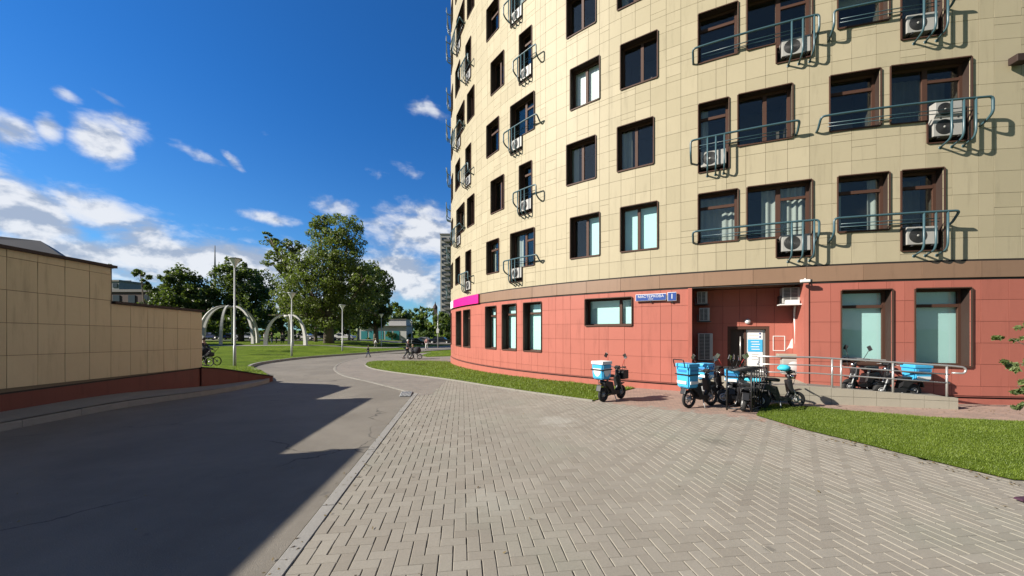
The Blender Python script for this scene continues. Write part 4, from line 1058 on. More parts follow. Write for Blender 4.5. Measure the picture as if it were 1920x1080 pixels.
def cargo_box(parent, cx, cz, L, Wd, Ht, style):
    b = MB(); ln = 'cyan_box'
    # tapered body
    t = .88; vs = [(cx + sx * L / 2 * (t if k == 0 else 1), sy * Wd / 2 * (t if k == 0 else 1), cz + (0 if k == 0 else Ht)) for k in (0, 1) for (sx, sy) in ((-1, -1), (1, -1), (1, 1), (-1, 1))]
    bm = bmesh.new(); bv = [bm.verts.new(v) for v in vs]
    for f in ((3, 2, 1, 0), (4, 5, 6, 7), (0, 1, 5, 4), (1, 2, 6, 5), (2, 3, 7, 6), (3, 0, 4, 7)): bm.faces.new([bv[i] for i in f])
    bmesh.ops.bevel(bm, geom=bm.edges[:], offset=.03, segments=2, affect='EDGES'); bm.verts.index_update()
    b.add([v.co for v in bm.verts], [[v.index for v in f.verts] for f in bm.faces], ln); bm.free(); bx = b.build('cargo_box', parent)
    b = MB(); b.box((cx, 0, cz + Ht + .03), (L * 1.02, Wd * 1.02, .09), 'white_paint' if style == 0 else 'cyan_box', None, .02)
    b.build('lid', bx)
    def patch(fn, nm='white_patch'): q_ = MB(); fn(q_); q_.build(nm, bx)
    if style == 0:
        sm_ = [(-.16, .30), (-.13, .17), (-.06, .09), (.0, .07), (.06, .09), (.13, .17), (.16, .30)]
        for sy in (-1, 1):
            y = sy * (Wd / 2 + .004)
            patch(lambda q_: q_.add([(cx + x, y - sy * (1 - z / Ht) * Wd * .06, cz + z) for x, z in sm_], [list(range(7)) if sy < 0 else list(range(7))[::-1]], 'white_paint'))
        patch(lambda q_: q_.add([(cx - L / 2 - .004 + (1 - z / Ht) * L * .06, y * .85, cz + z) for y, z in sm_], [list(range(7))], 'white_paint'))
    else:
        for sy in (-1, 1):
            y = sy * (Wd / 2 - .004); patch(lambda q_: q_.box((cx, y, cz + Ht * .25), (L * .7, .02, .07), 'white_paint')); patch(lambda q_: q_.box((cx, y, cz + Ht * .82), (L * .6, .012, .05), 'cyan_deep'), 'blue_patch')
        patch(lambda q_: q_.box((cx - L / 2 + .006, 0, cz + Ht * .25), (.02, Wd * .6, .07), 'white_paint'))
        patch(lambda q_: q_.box((cx - L / 2 + .002, 0, cz + Ht * .80), (.012, Wd * .6, .06), 'cyan_deep'), 'blue_patch')
    b = MB(); b.box((cx - L * .02, 0, cz + Ht * .62), (L * 1.03, Wd * 1.03, .03), 'black_plastic'); b.build('strap', bx); return bx
def delivery_bike(pos, heading, label, box=None, r=.205, w=.085, mirrors=True, basket=False, seatm='black_plastic', red=False, lean=0, sc=1., zz=None, handle=False, seat_h=.72):
    x, y = pos; t = empty('delivery_bike', (x, y, tz(x, y) + .006 if zz is None else zz), heading, label, 'electric bike', 'delivery bikes parked by the entrance'); t.scale = (sc, sc, sc); t.rotation_euler = (lean, 0, heading)
    wb = .40; wheel(t, -wb, r, w); wheel(t, wb + .02, r, w)
    b = MB(); fm = 'black_plastic'
    b.tube(bez([(-wb, -.08, r), (-.22, -.08, r + .04), (-.05, -.07, r + .02)], 3, .05), .02, fm, 6); b.tube(bez([(-wb, .08, r), (-.22, .08, r + .04), (-.05, .07, r + .02)], 3, .05), .02, fm, 6)
    b.prism([(-.12, r - .03), (.20, r - .02), (.24, r + .06), (-.02, r + .09), (-.10, r + .34), (-.40, r + .40), (-.44, r + .33), (-.22, r + .16)], -.11, .11, fm)
    b.tube(bez([(.16, 0, r + .02), (.27, 0, r + .22), (.255, 0, r + .5), (.22, 0, .86)], 4, .08), [.05] * 12 + [.035] * 0 if False else .04, fm, 8)
    b.box((.245, 0, r + .34), (.10, .20, .34), fm, Matrix.Rotation(-.16, 3, 'Y'), .03)
    b.box((-wb - .02, 0, 2 * r + .05), (.34, .16, .03), fm, Matrix.Rotation(.1, 3, 'Y'), .01); b.box((-wb - .2, 0, 2 * r - .02), (.03, .15, .16), fm, Matrix.Rotation(.3, 3, 'Y'), .01)
    if red: b.box((0, -.125, r + .03), (.26, .02, .05), 'red_paint'); b.box((.02, .125, r + .03), (.26, .02, .05), 'red_paint')
    b.build('frame', t)
    b = MB()
    for sy in (-1, 1): b.tube([(wb + .02, sy * .065, r), (wb - .06, sy * .06, r + .2), (wb - .13, sy * .05, r + .38)], .017, 'galv', 8)
    b.box((wb + .0, 0, 2 * r + .03), (.26, .11, .02), fm, Matrix.Rotation(-.25, 3, 'Y'), .008); b.build('fork', t)
    b = MB()
    for sy, o_ in ((-1, .0), (1, .02), (1, -.03)): b.tube(bez([(.2, sy * .18, .96), (.36 + o_, sy * .12, .88), (.34, sy * .04 + o_, .66), (.28, sy * .05, .5)], 4, .1), .005, 'black_plastic', 5)
    b.build('cable', t) if not handle else None
    b = MB(); b.box((-.22, 0, seat_h), (.40, .22, .09), seatm, Matrix.Rotation(.04, 3, 'Y'), .035); b.build('seat', t)
    b = MB(); b.tube([(-.2, 0, r + .3), (-.22, 0, seat_h - .03)], .03, 'galv', 8); b.build('seat_post', t)
    b = MB(); hb = .95
    b.tube(bez([(.18, -.33, hb + .02), (.22, -.15, hb + .0), (.22, 0, hb - .06), (.22, .15, hb), (.18, .33, hb + .02)], 4, .06), .014, 'black_metal', 8)
    for sy in (-1, 1): b.tube([(.18, sy * .22, hb + .015), (.17, sy * .34, hb + .02)], .021, 'rubber', 8); b.tube([(.23, sy * .2, hb - .01), (.25, sy * .32, hb - .03)], .007, 'galv', 6)
    b.tube([(.22, 0, .84), (.22, 0, hb - .05)], .025, 'black_metal', 8); b.box((.25, 0, hb - .02), (.1, .16, .09), fm, Matrix.Rotation(-.5, 3, 'Y'), .02); hbar = b.build('handlebar', t)
    b = MB(); b.lathe([(0, .05), (.05, .04), (.06, 0), (.05, -.02)], 'chrome', (.30, 0, hb - .15), 16, 'x'); b.build('headlight', t)
    if mirrors:
        for sy in (-1, 1):
            b = MB(); b.tube([(.2, sy * .2, hb + .01), (.17, sy * .27, hb + .17), (.16, sy * .31, hb + .26)], .007, 'red_paint' if red or basket else 'black_metal', 6)
            b.box((.15, sy * .33, hb + .33), (.02, .10, .14), 'black_plastic', Matrix.Rotation(sy * .5, 3, 'X'), .009); mr_ = b.build('mirror', t)
            b = MB(); b.box((.137, sy * .33, hb + .33), (.004, .084, .12), 'chrome', Matrix.Rotation(sy * .5, 3, 'X')); b.build('mirror_glass', mr_)
    if basket:
        b = MB(); b.box((.46, 0, .72), (.26, .30, .26), 'black_plastic', None, .02); b.tube([(.3, 0, .72), (.4, 0, .66)], .02, 'black_metal'); b.build('basket', t)
    b = MB()
    for sy in (-1, 1): b.tube(bez([(-.2, sy * .1, seat_h - .08), (-.6, sy * .1, seat_h - .08), (-.6, sy * .05, seat_h - .08)], 3, .03), .011, 'black_metal', 6); b.tube([(-.5, sy * .1, seat_h - .08), (-wb, sy * .09, r)], .01, 'black_metal', 6)
    for k in range(3): b.tube([(-.4 - k * .09, -.1, seat_h - .08), (-.4 - k * .09, .1, seat_h - .08)], .008, 'black_metal', 6)
    b.build('rear_rack', t)
    b = MB(); b.tube([(-.02, -.1, r - .02), (-.08, -.22, .01 - .0)], .012, 'galv', 6); b.tube([(-.02, .1, r - .02), (-.08, .14, .09)], .01, 'galv', 6); b.build('kickstand', t)
    if box:
        L, Wd, Ht, st = box; cargo_box(t, -.36 - L / 2 + .1, seat_h - .06, L, Wd, Ht, st)
    if handle:
        b = MB(); zt_ = seat_h - .06 + box[2] + .08
        b.tube(bez([(-.72, -.16, zt_ - .1), (-.78, -.16, zt_ + .1), (-.78, .16, zt_ + .1), (-.72, .16, zt_ - .1)], 3, .04), .013, 'black_metal', 8); b.build('carry_handle', t)
    return t
def head(p, q): return math.atan2(q[1] - p[1], q[0] - p[0])
a1, a2 = G(1126, 754), G(1170, 748.5); hA = rad(38)
bk1 = delivery_bike(((a1[0] + a2[0]) / 2, (a1[1] + a2[1]) / 2 + .05), hA, 'black scooter with blue lidded box on its rack, standing alone by the lawn edge', (.42, .40, .42, 0), basket=True)
c2 = G(1287, 765); delivery_bike((c2[0] + .42, c2[1] + .14), rad(24), 'bike with large pale blue cargo box and spoked rear wheel, left end of the cluster', (.38, .42, .54, 1), r=.235, w=.06, handle=True, seat_h=.60)
c3 = G(1320, 757); delivery_bike((c3[0] + .50, c3[1] + .45), rad(35), 'dark bike carrying a small square blue box, second from the left in the cluster', (.36, .34, .36, 1), r=.21, mirrors=False)
c4 = G(1352, 758); delivery_bike((c4[0] + .42, c4[1] + .25), rad(62), 'bike with red side trim and a tilted blue bag, just left of the black rack', (.34, .34, .26, 1), red=True, seat_h=.68)
c5 = G(1400, 765); delivery_bike((c5[0] - .03, c5[1] + .15), rad(140), 'dark bike with a bright cyan seat cover parked inside the black rack', None, seatm='cyan_cloth', mirrors=True, lean=.08)
c5 = G(1385, 768); delivery_bike((c5[0] + .12, c5[1] + .12), rad(65), 'dark bike with its front wheel low inside the left of the rack', None, mirrors=False, lean=.1, seat_h=.66)
c5 = G(1415, 765); delivery_bike((c5[0] + .2, c5[1] + .7), rad(110), 'dark bike with raised handlebar parked behind the black rack', None, mirrors=True, lean=-.06)
delivery_bike((6.95, 9.72), rad(-6), 'bike with a cyan rag over its front, standing before the end of the ramp', None, mirrors=False, r=.21, w=.06, seatm='black_plastic')
b = MB(); bm = bmesh.new(); bmesh.ops.create_icosphere(bm, subdivisions=2, radius=1.)
for v in bm.verts: v.co = Vector((v.co.x * .16, v.co.y * .13, v.co.z * .085 + .015 * math.sin(v.co.x * 9))); 
cv = Vector((7.1, 9.74, 0)); bm.verts.index_update()
b.add([v.co + Vector((at(1470, 690, cv.y - .05).x, cv.y - .05, at(1470, 690, cv.y - .05).z)) for v in bm.verts], [[v.index for v in f.verts] for f in bm.faces], 'cyan_cloth', None, True); bm.free()
b.build('saddle_cover', label='cyan cloth cover bundled over the handlebar of the bike by the ramp', cat='cover')
rp = RPt(1650, 0) + rn * .75; delivery_bike((rp.x, rp.y), rad(186), 'dark bike parked on the ramp behind the handrail, left of the two', None, mirrors=True, zz=.17)
rp = RPt(1722, 0) + rn * .62; delivery_bike((rp.x - .1, rp.y), rad(176), 'bike with blue and white box parked low on the ramp behind the handrail', (.46, .42, .36, 1), zz=.08, mirrors=False, seat_h=.56)

# black bike rack cage
g0, g1, g2 = Vector((*G(1363, 773), 0)), Vector((*G(1409, 777), 0)), Vector((*G(1437, 763), 0))
ex = (g1 - g0); ey = (g2 - g1); t = empty('bike_rack', tuple(g0), 0, 'black steel box-shaped bike rack at the corner of the right lawn', 'bike rack'); H_ = .98
def rk(a, c, z): return ex * a + ey * c + Vector((0, 0, z))
b = MB(); B_ = .022
for (a, c) in ((0, 0), (1, 0), (1, 1), (0, 1)): b.tube([rk(a, c, 0), rk(a, c, H_)], B_, 'black_metal', 4)
for z in (.05, H_):
    for (p, q) in (((0, 0), (1, 0)), ((1, 0), (1, 1)), ((1, 1), (0, 1)), ((0, 1), (0, 0))): b.tube([rk(*p, z), rk(*q, z)], B_, 'black_metal', 4)
b.build('frame', t); b = MB()
for i in range(1, 6): b.tube([rk(1, i / 6, .05), rk(1, i / 6, H_)], .014, 'black_metal', 6)
b.build('side_bars', t); b = MB()
for i in range(1, 6): b.tube([rk(0, i / 6, H_), rk(1, i / 6, H_)], .012, 'black_metal', 6)
b.build('top_bars', t)
# scrap of dark cloth at right border, drain by the kerb
q = G(1914, 942); b = MB(); pts = [(-.05, -.04), (-.055, .04), (.12, .055), (.3, .03), (.3, -.07), (.1, -.06)]
b.add([(x, y, .012) for x, y in pts] + [(x * .9, y * .8, .045 + .01 * math.sin(x * 30)) for x, y in pts], [list(range(6, 12))] + [(i, (i + 1) % 6, 6 + (i + 1) % 6, 6 + i) for i in range(6)], 'plum')
b.build('rag', None, (q[0] + .02, q[1], .0), 'crumpled dark plum rag lying on the grey paving at the right border', 'rag')
q0, q1, q2, q3 = G(748, 744), G(752, 735), G(775, 736), G(771, 744)
b = MB(); bx_ = [Vector((p[0], p[1], tz(*p) + .006)) for p in (q0, q3, q2, q1)]
b.poly(bx_, 'kerb_stone')
for k in range(1, 9): a_ = bx_[0].lerp(bx_[1], k / 9); c_ = bx_[3].lerp(bx_[2], k / 9); b.tube([a_ + Vector((0, 0, .012)), c_ + Vector((0, 0, .012))], .02, 'galv', 4)
b.build('drain_grate', label='grey drain grate set in the asphalt at the corner of the paving kerb', cat='drain')

# ------------------------------------------------------------------ left garage wall
P1 = Vector((-9.83, 7.26)); P3 = Vector((-10.30, 12.41)); wv = (P3 - P1).normalized(); wn = Vector((-wv.y, wv.x))
Ls = (P3 - P1).length; sStep = Ls * (9.37 - 7.26) / (12.41 - 7.26)
lw = empty('garage_wall', (P1.x, P1.y, 0), 0, 'stepped sand-coloured panel wall with dark coping and red base along the left kerb', 'wall')
def LW(s, z, off=0.): p = wv * s + wn * off; return Vector((p.x, p.y, z))
def z3(s): return 2.095 - .118 * s / Ls           # reference joint height
T_ = .64
jt = [12.5, 71, 122, 168, 208, 245, 277, 307, 333, 357.5, 379]
def us_w(u):
    d = Vector(((u - 960) / F_PX, 1.)); n = wn; k = P1.dot(n) / d.dot(n); return (d * k - P1).dot(wv)
jl = [us_w(u) for u in jt]; jl[-1] = Ls; tw = jl[1] - jl[0]
while jl[0] > -12: jl.insert(0, jl[0] - tw)
def topz(s):
    # (tops measured at the ends), off-frame parts step up further towards the viewer
    if s > sStep: return 2.68 - .065 * (s - sStep) / (Ls - sStep)
    if s > -3.1: return 3.62 - .05 * s / sStep if s > 0 else 3.62
    return 4.34
sk = [x for x in jl]; b = MB()
for i in range(len(jl) - 1):
    s0, s1 = jl[i], jl[i + 1]; sm_ = (s0 + s1) / 2; tp = topz(sm_) - .07
    if s0 < -3.1 < s1: tp = 3.55
    zb_ = .813 - .104 * sm_ / Ls; zz = z3(sm_) - 2 * T_; cuts = [zb_]
    while zz < tp:
        if zz > zb_ + .05: cuts.append(zz)
        zz += T_
    cuts.append(tp)
    for j in range(len(cuts) - 1):
        e, h = cuts[j], cuts[j + 1]; g_ = .005; sl_ = -.118 / Ls * (s1 - s0) / 2
        if h - e < .03: continue
        ta = random.gauss(0, .003)
        vs = [LW(s0 + g_, e + g_ - sl_, ta), LW(s1 - g_, e + g_ + sl_, 0), LW(s1 - g_, h - g_ + sl_, ta), LW(s0 + g_, h - g_ - sl_, 0)]
        vs += [v + Vector((wn.x, wn.y, 0)) * .02 for v in vs]
        b.add(vs, [(0, 1, 2, 3)[::-1], (1, 0, 4, 5), (2, 1, 5, 6), (3, 2, 6, 7), (0, 3, 7, 4)], 'panel_sand', min(1, max(0, random.gauss(.5, .3))))
b.build('panels', lw)
b = MB()
def wallbox(b, s0, s1, z0a, z0b, z1a, z1b, o0, o1, m):
    vs = [LW(s0, z0a, o0), LW(s1, z0b, o0), LW(s1, z1b, o0), LW(s0, z1a, o0), LW(s0, z0a, o1), LW(s1, z0b, o1), LW(s1, z1b, o1), LW(s0, z1a, o1)]
    b.add(vs, [(0, 1, 2, 3)[::-1], (4, 5, 6, 7), (1, 0, 4, 5), (2, 1, 5, 6), (3, 2, 6, 7), (0, 3, 7, 4)], m)
SG = [(-12, -3.1, 4.34, 4.34), (-3.1, sStep, 3.62, 3.57), (sStep, Ls, 2.68, 2.615)]
for (s0, s1, ta, tb) in SG: wallbox(b, s0, s1, -.1, -.1, ta - .06, tb - .06, .018, .32, 'joint_brown')
b.build('core', lw)
b = MB()
for (s0, s1, ta, tb) in SG: wallbox(b, s0, s1 + .05, ta - .065, tb - .065, ta, tb, -.07, .38, 'reveal_brown')
b.build('coping', lw)
b = MB(); wallbox(b, -12, Ls, .25, .02, .775, .672, .045, .017, 'base_red'); b.build('base', lw)
b = MB(); wallbox(b, -12, Ls, .776, .673, .812, .708, .03, .017, 'gap_dark'); b.build('drip_gap', lw)
# far end turns away from the road in a curve
b = MB(); E0 = P1 + wv * Ls; pts = []
for k in range(9):
    a = k / 8 * rad(68); q = E0 + wv * (2.0 * math.sin(a)) * .55 + wn * (2.2 * (1 - math.cos(a))); pts.append(q - P1)
pts += [pts[-1] + Vector((-6, 1.6))]
for i in range(len(pts) - 1):
    p, q = pts[i] + wn * .3, pts[i + 1] + wn * .3; zt_ = 2.55
    vs = [(p.x, p.y, -.2), (q.x, q.y, -.2), (q.x, q.y, zt_), (p.x, p.y, zt_)]; n_ = (q - p).normalized(); n_ = Vector((-n_.y, n_.x)) * .25
    vs += [(v[0] + n_.x, v[1] + n_.y, v[2]) for v in vs]; b.add(vs, [(0, 1, 2, 3)[::-1], (4, 5, 6, 7), (3, 2, 6, 7), (0, 3, 7, 4), (1, 0, 4, 5), (2, 1, 5, 6)], 'panel_sand')
b.build('end_wall', lw)
# low red wing wall beyond the corner, tapering down
b = MB(); wp = [(Vector((-10.27, 12.35)), .70), (Vector((-10.22, 13.0)), .60), (Vector((-10.12, 13.8)), .42), (Vector((-9.98, 14.6)), .22), (Vector((-9.8, 15.3)), .05)]
for i in range(len(wp) - 1):
    (p, za), (q, zb_) = wp[i], wp[i + 1]
    vs = [(p.x, p.y, -.2), (q.x, q.y, -.2), (q.x, q.y, zb_), (p.x, p.y, za), (p.x - .22, p.y, -.2), (q.x - .22, q.y, -.2), (q.x - .22, q.y, zb_), (p.x - .22, p.y, za)]
    b.add(vs, [(0, 1, 2, 3)[::-1], (4, 5, 6, 7), (3, 2, 6, 7), (1, 0, 4, 5)], 'base_red')
wg = b.build('wing_wall', label='low red wing wall sloping down past the end of the sand wall', cat='wall')
b = MB()
for i in range(len(wp) - 1):
    (p, za), (q, zb_) = wp[i], wp[i + 1]; vs = []
    for dz_ in (.002, .035): vs += [(p.x + .03, p.y, za + dz_), (q.x + .03, q.y, zb_ + dz_), (q.x - .26, q.y, zb_ + dz_), (p.x - .26, p.y, za + dz_)]
    b.add(vs, [(0, 1, 2, 3)[::-1], (4, 5, 6, 7), (0, 1, 5, 4), (1, 2, 6, 5), (2, 3, 7, 6), (3, 0, 4, 7)], 'gap_dark')
b.build('coping', wg)


# ------------------------------------------------------------------ lamp posts
def lamp_post(u, y, Y, ytop, label):
    x = (u - 960) / F_PX * Y; z0 = CAMZ + (HY - y) / F_PX * Y; h = (y - ytop) / F_PX * Y
    t = empty('street_lamp', (x, Y, z0), 0, label, 'street lamp', 'tall lamp posts along the park path')
    b = MB(); b.tube([(0, 0, -.3), (0, 0, 1.3), (0, 0, 1.32), (0, 0, h - .55)], [.08, .075, .055, .042], 'galv', 12); b.build('post', t)
    b = MB(); b.lathe([(0, h - .02), (.30, h - .03), (.36, h - .07), (.33, h - .09), (0, h - .09)], 'galv', (0, 0, 0), 20); b.build('lamp_cap', t)
    b = MB(); b.lathe([(.30, h - .1), (.10, h - .42), (.055, h - .55), (.05, h - .6)], 'lamp_glass', (0, 0, 0), 20); b.build('lamp_shade', t)
lamp_post(440, 690, 21.8, 483, 'nearest and tallest lamp post, beside the end of the sand-coloured wall')
lamp_post(547, 670.5, 31.5, 548, 'lamp post on the lawn in front of the right-hand arch')
lamp_post(642, 662.5, 40, 571, 'lamp post on the lawn below the big broad tree')
lamp_post(715, 655, 52, 588, 'lamp post in front of the teal kiosk')
lamp_post(772, 645, 65, 601, 'lamp post right of the teal kiosk by the parked cars')
# pole with white plate
q = at(821, 650, 52); t = empty('sign_pole', tuple(q), 0, 'grey pole with a pale plate beside the round building', 'pole')
b = MB(); b.tube([(0, 0, -.3), (0, 0, 4.6)], .07, 'galv', 8); b.build('post', t); b = MB(); b.box((0, -.1, 2.2), (.35, .05, .62), 'cloth_white', None, .02); b.build('plate', t)

# ------------------------------------------------------------------ arches in the park
def rib_arch(cx, cy, R_, h, ribs, label, gapang=None):
    t = empty('dome_arches', (cx, cy, tz(cx, cy) + .1), 0, label, 'pergola', 'pale curved rib arches on the park lawn')
    for a in ribs:
        b = MB(); n = 14; A = Vector((math.cos(a), math.sin(a), 0)); Bv = Vector((-math.sin(a), math.cos(a), 0)); vs = []
        for i in range(n + 1):
            th = i / n * rad(84); r_ = R_ * math.cos(th) ** .8; z = h * math.sin(th) ** .9; wdt = .15 * (1 - .45 * i / n); dp = .40 * (1 - .6 * i / n)
            c = A * r_ + Vector((0, 0, z)); nrm = (A * math.cos(th) + Vector((0, 0, math.sin(th)))).normalized()
            for (p, q_) in ((-1, -1), (1, -1), (1, 1), (-1, 1)): vs.append(c + Bv * wdt * p + nrm * dp * .5 * q_)
        b.add(vs, [(4 * i + k, 4 * i + (k + 1) % 4, 4 * i + 4 + (k + 1) % 4, 4 * i + 4 + k) for i in range(n) for k in range(4)] + [(0, 1, 2, 3), (4 * n + 3, 4 * n + 2, 4 * n + 1, 4 * n)], 'arch_white')
        b.build('rib', t)
    b = MB(); b.lathe([(0, h - .05), (.5, h - .05), (.5, h - .3), (.35, h - .35), (.5, h - .05)], 'arch_white', (0, 0, 0), 16); b.build('crown_ring', t)
ca = at(431, 647, 50); rib_arch(ca.x, 50, 3.5, 5.1, [rad(x) for x in (-8, -68, -118, -178, 62, 122)], 'open dome of pale curved ribs, the larger left one behind the lamp post')
ca = at(541, 648, 46); rib_arch(ca.x, 46, 2.5, 3.75, [rad(x) for x in (-14, -166, -50, 120)], 'open arch of pale curved ribs, the smaller right one by the group of people')


# ------------------------------------------------------------------ trees
def leaves(blobs, size, matn, flat=.5):
    Vs = []; Rs = []
    for (cx, cy, cz, rx, ry, rz, n) in blobs:
        n = int(n); d = rng.normal(size=(n, 3)); d /= np.linalg.norm(d, axis=1)[:, None]; rr = rng.uniform(.25, 1., n) ** .45
        # clumps inside the blob
        k = max(4, n // 45); cd_ = rng.normal(size=(k, 3)); cd_ /= np.linalg.norm(cd_, axis=1)[:, None]; cc = cd_ * (rng.uniform(.3, 1.22, k) ** .6)[:, None]
        idx = rng.integers(0, k, n); p = cc[idx] + d * rr[:, None] * rng.uniform(.12, .30, k)[idx][:, None]
        p = p * np.array([rx, ry, rz]) + np.array([cx, cy, cz]); tone = rng.uniform(0, 1, k)[idx] * .6 + rng.uniform(0, .4, n)
        a = rng.normal(size=(n, 3)); a /= np.linalg.norm(a, axis=1)[:, None]; b_ = np.cross(a, rng.normal(size=(n, 3))); b_ /= np.linalg.norm(b_, axis=1)[:, None]
        s_ = size * rng.uniform(.55, 1.25, n)[:, None]
        q = np.stack([p - a * s_, p - b_ * s_ * .5, p + a * s_, p + b_ * s_ * .5], 1); Vs.append(q.reshape(-1, 3)); Rs.append(tone)
    V = np.concatenate(Vs); R_ = np.concatenate(Rs); i = np.arange(len(R_)) * 4
    return V, np.c_[i, i + 1, i + 2, i + 3], R_
def tree(x, y, blobs, trunk_r, label, matn='leaf_dark', size=.3, bark='bark', z0=None, limbs=None, group='trees in the park', name='park_tree', lean=0.):
    z0 = tz(x, y) if z0 is None else z0; t = empty(name, (x, y, z0), 0, label, 'tree', group)
    top = max(bb[2] for bb in blobs); lo = min(bb[2] - bb[5] for bb in blobs)
    b = MB(); H_ = top * .85
    b.tube([(0, 0, -.3), (lean * .1, 0, H_ * .15), (lean * .4, 0, H_ * .4), (lean * .7, 0, H_ * .65), (lean, 0, H_ * .8)], [trunk_r * 1.25, trunk_r, trunk_r * .8, trunk_r * .5, trunk_r * .15], bark, 9)
    for bb in blobs:
        st_ = Vector((lean * .3, 0, min(max(.9, lo), H_ * .55) * random.uniform(.8, 1.2))); e = Vector(bb[:3]); m_ = st_.lerp(e, .5) + Vector((0, 0, -.06 * (e - st_).length))
        b.tube([st_, m_, e], [trunk_r * .42, trunk_r * .26, trunk_r * .05], bark, 6)
        for _ in range(4):
            q = Vector((random.gauss(0, .5) * bb[3], random.gauss(0, .5) * bb[4], random.gauss(0, .5) * bb[5])); b.tube([m_.lerp(e, .5), e + q * .6, e + q], [trunk_r * .15, trunk_r * .09, .02], bark, 5)
    b.build('trunk', t)
    V, Fq, R_ = leaves(blobs, size, matn); o = np_mesh('crown', V, Fq, matn, R_); o.parent = t
    return t
def px_blobs(Y, L, x0, z0, dens=1.):
    out = []
    for (u, y, ru, ry, n) in L:
        p = at(u, y, Y); k = Y / F_PX; out.append((p.x - x0, random.uniform(-.35, .35) * ru * k, p.z - z0, ru * k, (ru + ry) / 2 * k, ry * k, n * dens))
    return out
YB = 52.; xb = (617 - 960) / F_PX * YB; zb0 = tz(xb, YB) + .1
big = [(625, 425, 44, 28, 950), (655, 440, 26, 26, 420), (600, 430, 22, 22, 300), (632, 470, 46, 34, 1500), (600, 500, 50, 36, 1500), (560, 505, 42, 28, 850), (525, 470, 34, 18, 420), (507, 448, 18, 10, 150), (540, 455, 22, 14, 200), (520, 497, 26, 12, 220),
       (640, 520, 55, 40, 1900), (590, 545, 55, 36, 1700), (660, 560, 52, 36, 1500), (565, 575, 48, 30, 1200), (620, 590, 60, 26, 1500), (540, 555, 30, 30, 550), (690, 520, 30, 26, 600)]
tree(xb, YB, px_blobs(YB, big, xb, zb0, 3.4), .62, 'biggest tree of the park, with an uneven crown and a long branch reaching left', 'leaf_oak', .165, z0=zb0)
def ptree(u, y, Y, L, tr, label, m='leaf_dark', size=.28, bark='bark', dens=1., zz=None):
    x = (u - 960) / F_PX * Y; z0 = tz(x, Y) + .1 if zz is None else zz; tree(x, Y, px_blobs(Y, L, x, z0, dens), tr, label, m, size, bark, z0)
ptree(705, 640, 60, [(695, 535, 34, 38, 1500), (680, 580, 45, 30, 1500), (705, 590, 28, 22, 700), (668, 520, 22, 22, 500), (705, 560, 22, 26, 600)], .4, 'dark round tree to the right of the big tree, above the teal kiosk', 'leaf_dark', .24, dens=3.2)
ptree(452, 640, 62, [(445, 540, 50, 42, 2200), (420, 570, 40, 40, 1200), (478, 580, 26, 42, 900), (440, 505, 26, 18, 350), (466, 525, 26, 26, 500), (450, 600, 52, 24, 1200)], .4, 'wide dark tree behind the larger dome of ribs', 'leaf_dark', .24, dens=3.2)
ptree(350, 640, 60, [(345, 535, 28, 32, 1300), (365, 560, 34, 34, 1100), (330, 570, 36, 34, 1300), (380, 590, 30, 34, 900), (345, 600, 50, 26, 1100)], .35, 'dark pointed tree rising above the lower part of the sand wall', 'leaf_dark', .24, dens=3.2)
ptree(530, 640, 66, [(528, 585, 30, 34, 1300), (548, 610, 34, 24, 900), (515, 605, 22, 26, 600)], .3, 'yellow-green tree between the two dark masses left of the big tree', 'leaf_mid', dens=1.3)
ptree(592, 640, 58, [(580, 600, 32, 20, 900), (600, 580, 24, 20, 500)], .25, 'small light tree under the left side of the big tree', 'leaf_mid')
ptree(272, 600, 34, [(268, 520, 13, 13, 220), (276, 540, 15, 16, 300), (262, 512, 9, 7, 80)], .14, 'thin young tree leaning above the low part of the sand wall', 'leaf_dark', .2)
ptree(205, 600, 30, [(206, 500, 7, 6, 60), (203, 520, 9, 14, 150)], .10, 'sapling half hidden behind the step of the sand wall', 'leaf_dark', .16)
fl = [(740, 'first'), (765, 'second'), (790, 'third'), (812, 'fourth'), (838, 'fifth')]
ptree(741, 640, 95, [(738, 590, 26, 22, 900), (752, 610, 26, 22, 800)], .35, 'light green tree behind the teal kiosk', 'leaf_mid', .5)
ptree(770, 640, 105, [(768, 602, 24, 22, 800), (780, 620, 24, 16, 600)], .35, 'light green tree right of the kiosk, in the far row', 'leaf_mid', .5)
ptree(800, 640, 100, [(798, 610, 24, 18, 800), (812, 622, 22, 16, 600)], .35, 'mid green tree above the parked black car', 'leaf_mid', .5)
ptree(832, 640, 90, [(832, 605, 22, 22, 800), (838, 625, 20, 18, 500)], .35, 'tree touching the left outline of the round building', 'leaf_mid', .5)
ptree(862, 640, 98, [(862, 600, 26, 22, 500)], .35, 'tree hidden mostly behind the round building', 'leaf_mid', .6)
for i, (u, Y, lab) in enumerate([(592, 70, 'pale trunked tree left of the broad one in the shade'), (655, 66, 'slanting pale trunk in the shade right of the big tree'), (672, 72, 'second pale trunk left of the kiosk'), (400, 74, 'dark tree behind the parked blue car'), (500, 78, 'dark tree behind the group of people')]):
    ptree(u, 640, Y, [(u, 600, 34, 22, 500), (u + 10, 585, 26, 20, 350)], .22, lab, 'leaf_dark', .45, 'bark_pale', zz=.02)
# far green mass
b = MB(); V, Fq, R_ = leaves([(x, 150 + random.uniform(-12, 12), 3 + random.uniform(0, 3), 9, 6, random.uniform(5, 8), 520) for x in range(-150, 20, 9)], .9, 'leaf_mid'); o = np_mesh('distant_woods', V, Fq, 'leaf_mid', R_)
tag(o, 'distant row of trees closing the horizon behind the park', 'woods', None, 'stuff')
V, Fq, R_ = leaves([(x, 84 + random.uniform(-2, 2), 1.2, 4, 2, random.uniform(1.8, 2.6), 300) for x in range(-95, 0, 5)], .45, 'leaf_dark'); o = np_mesh('hedge', V, Fq, 'leaf_dark', R_)
tag(o, 'dark hedge running behind the parked cars across the park', 'hedge', None, 'stuff')
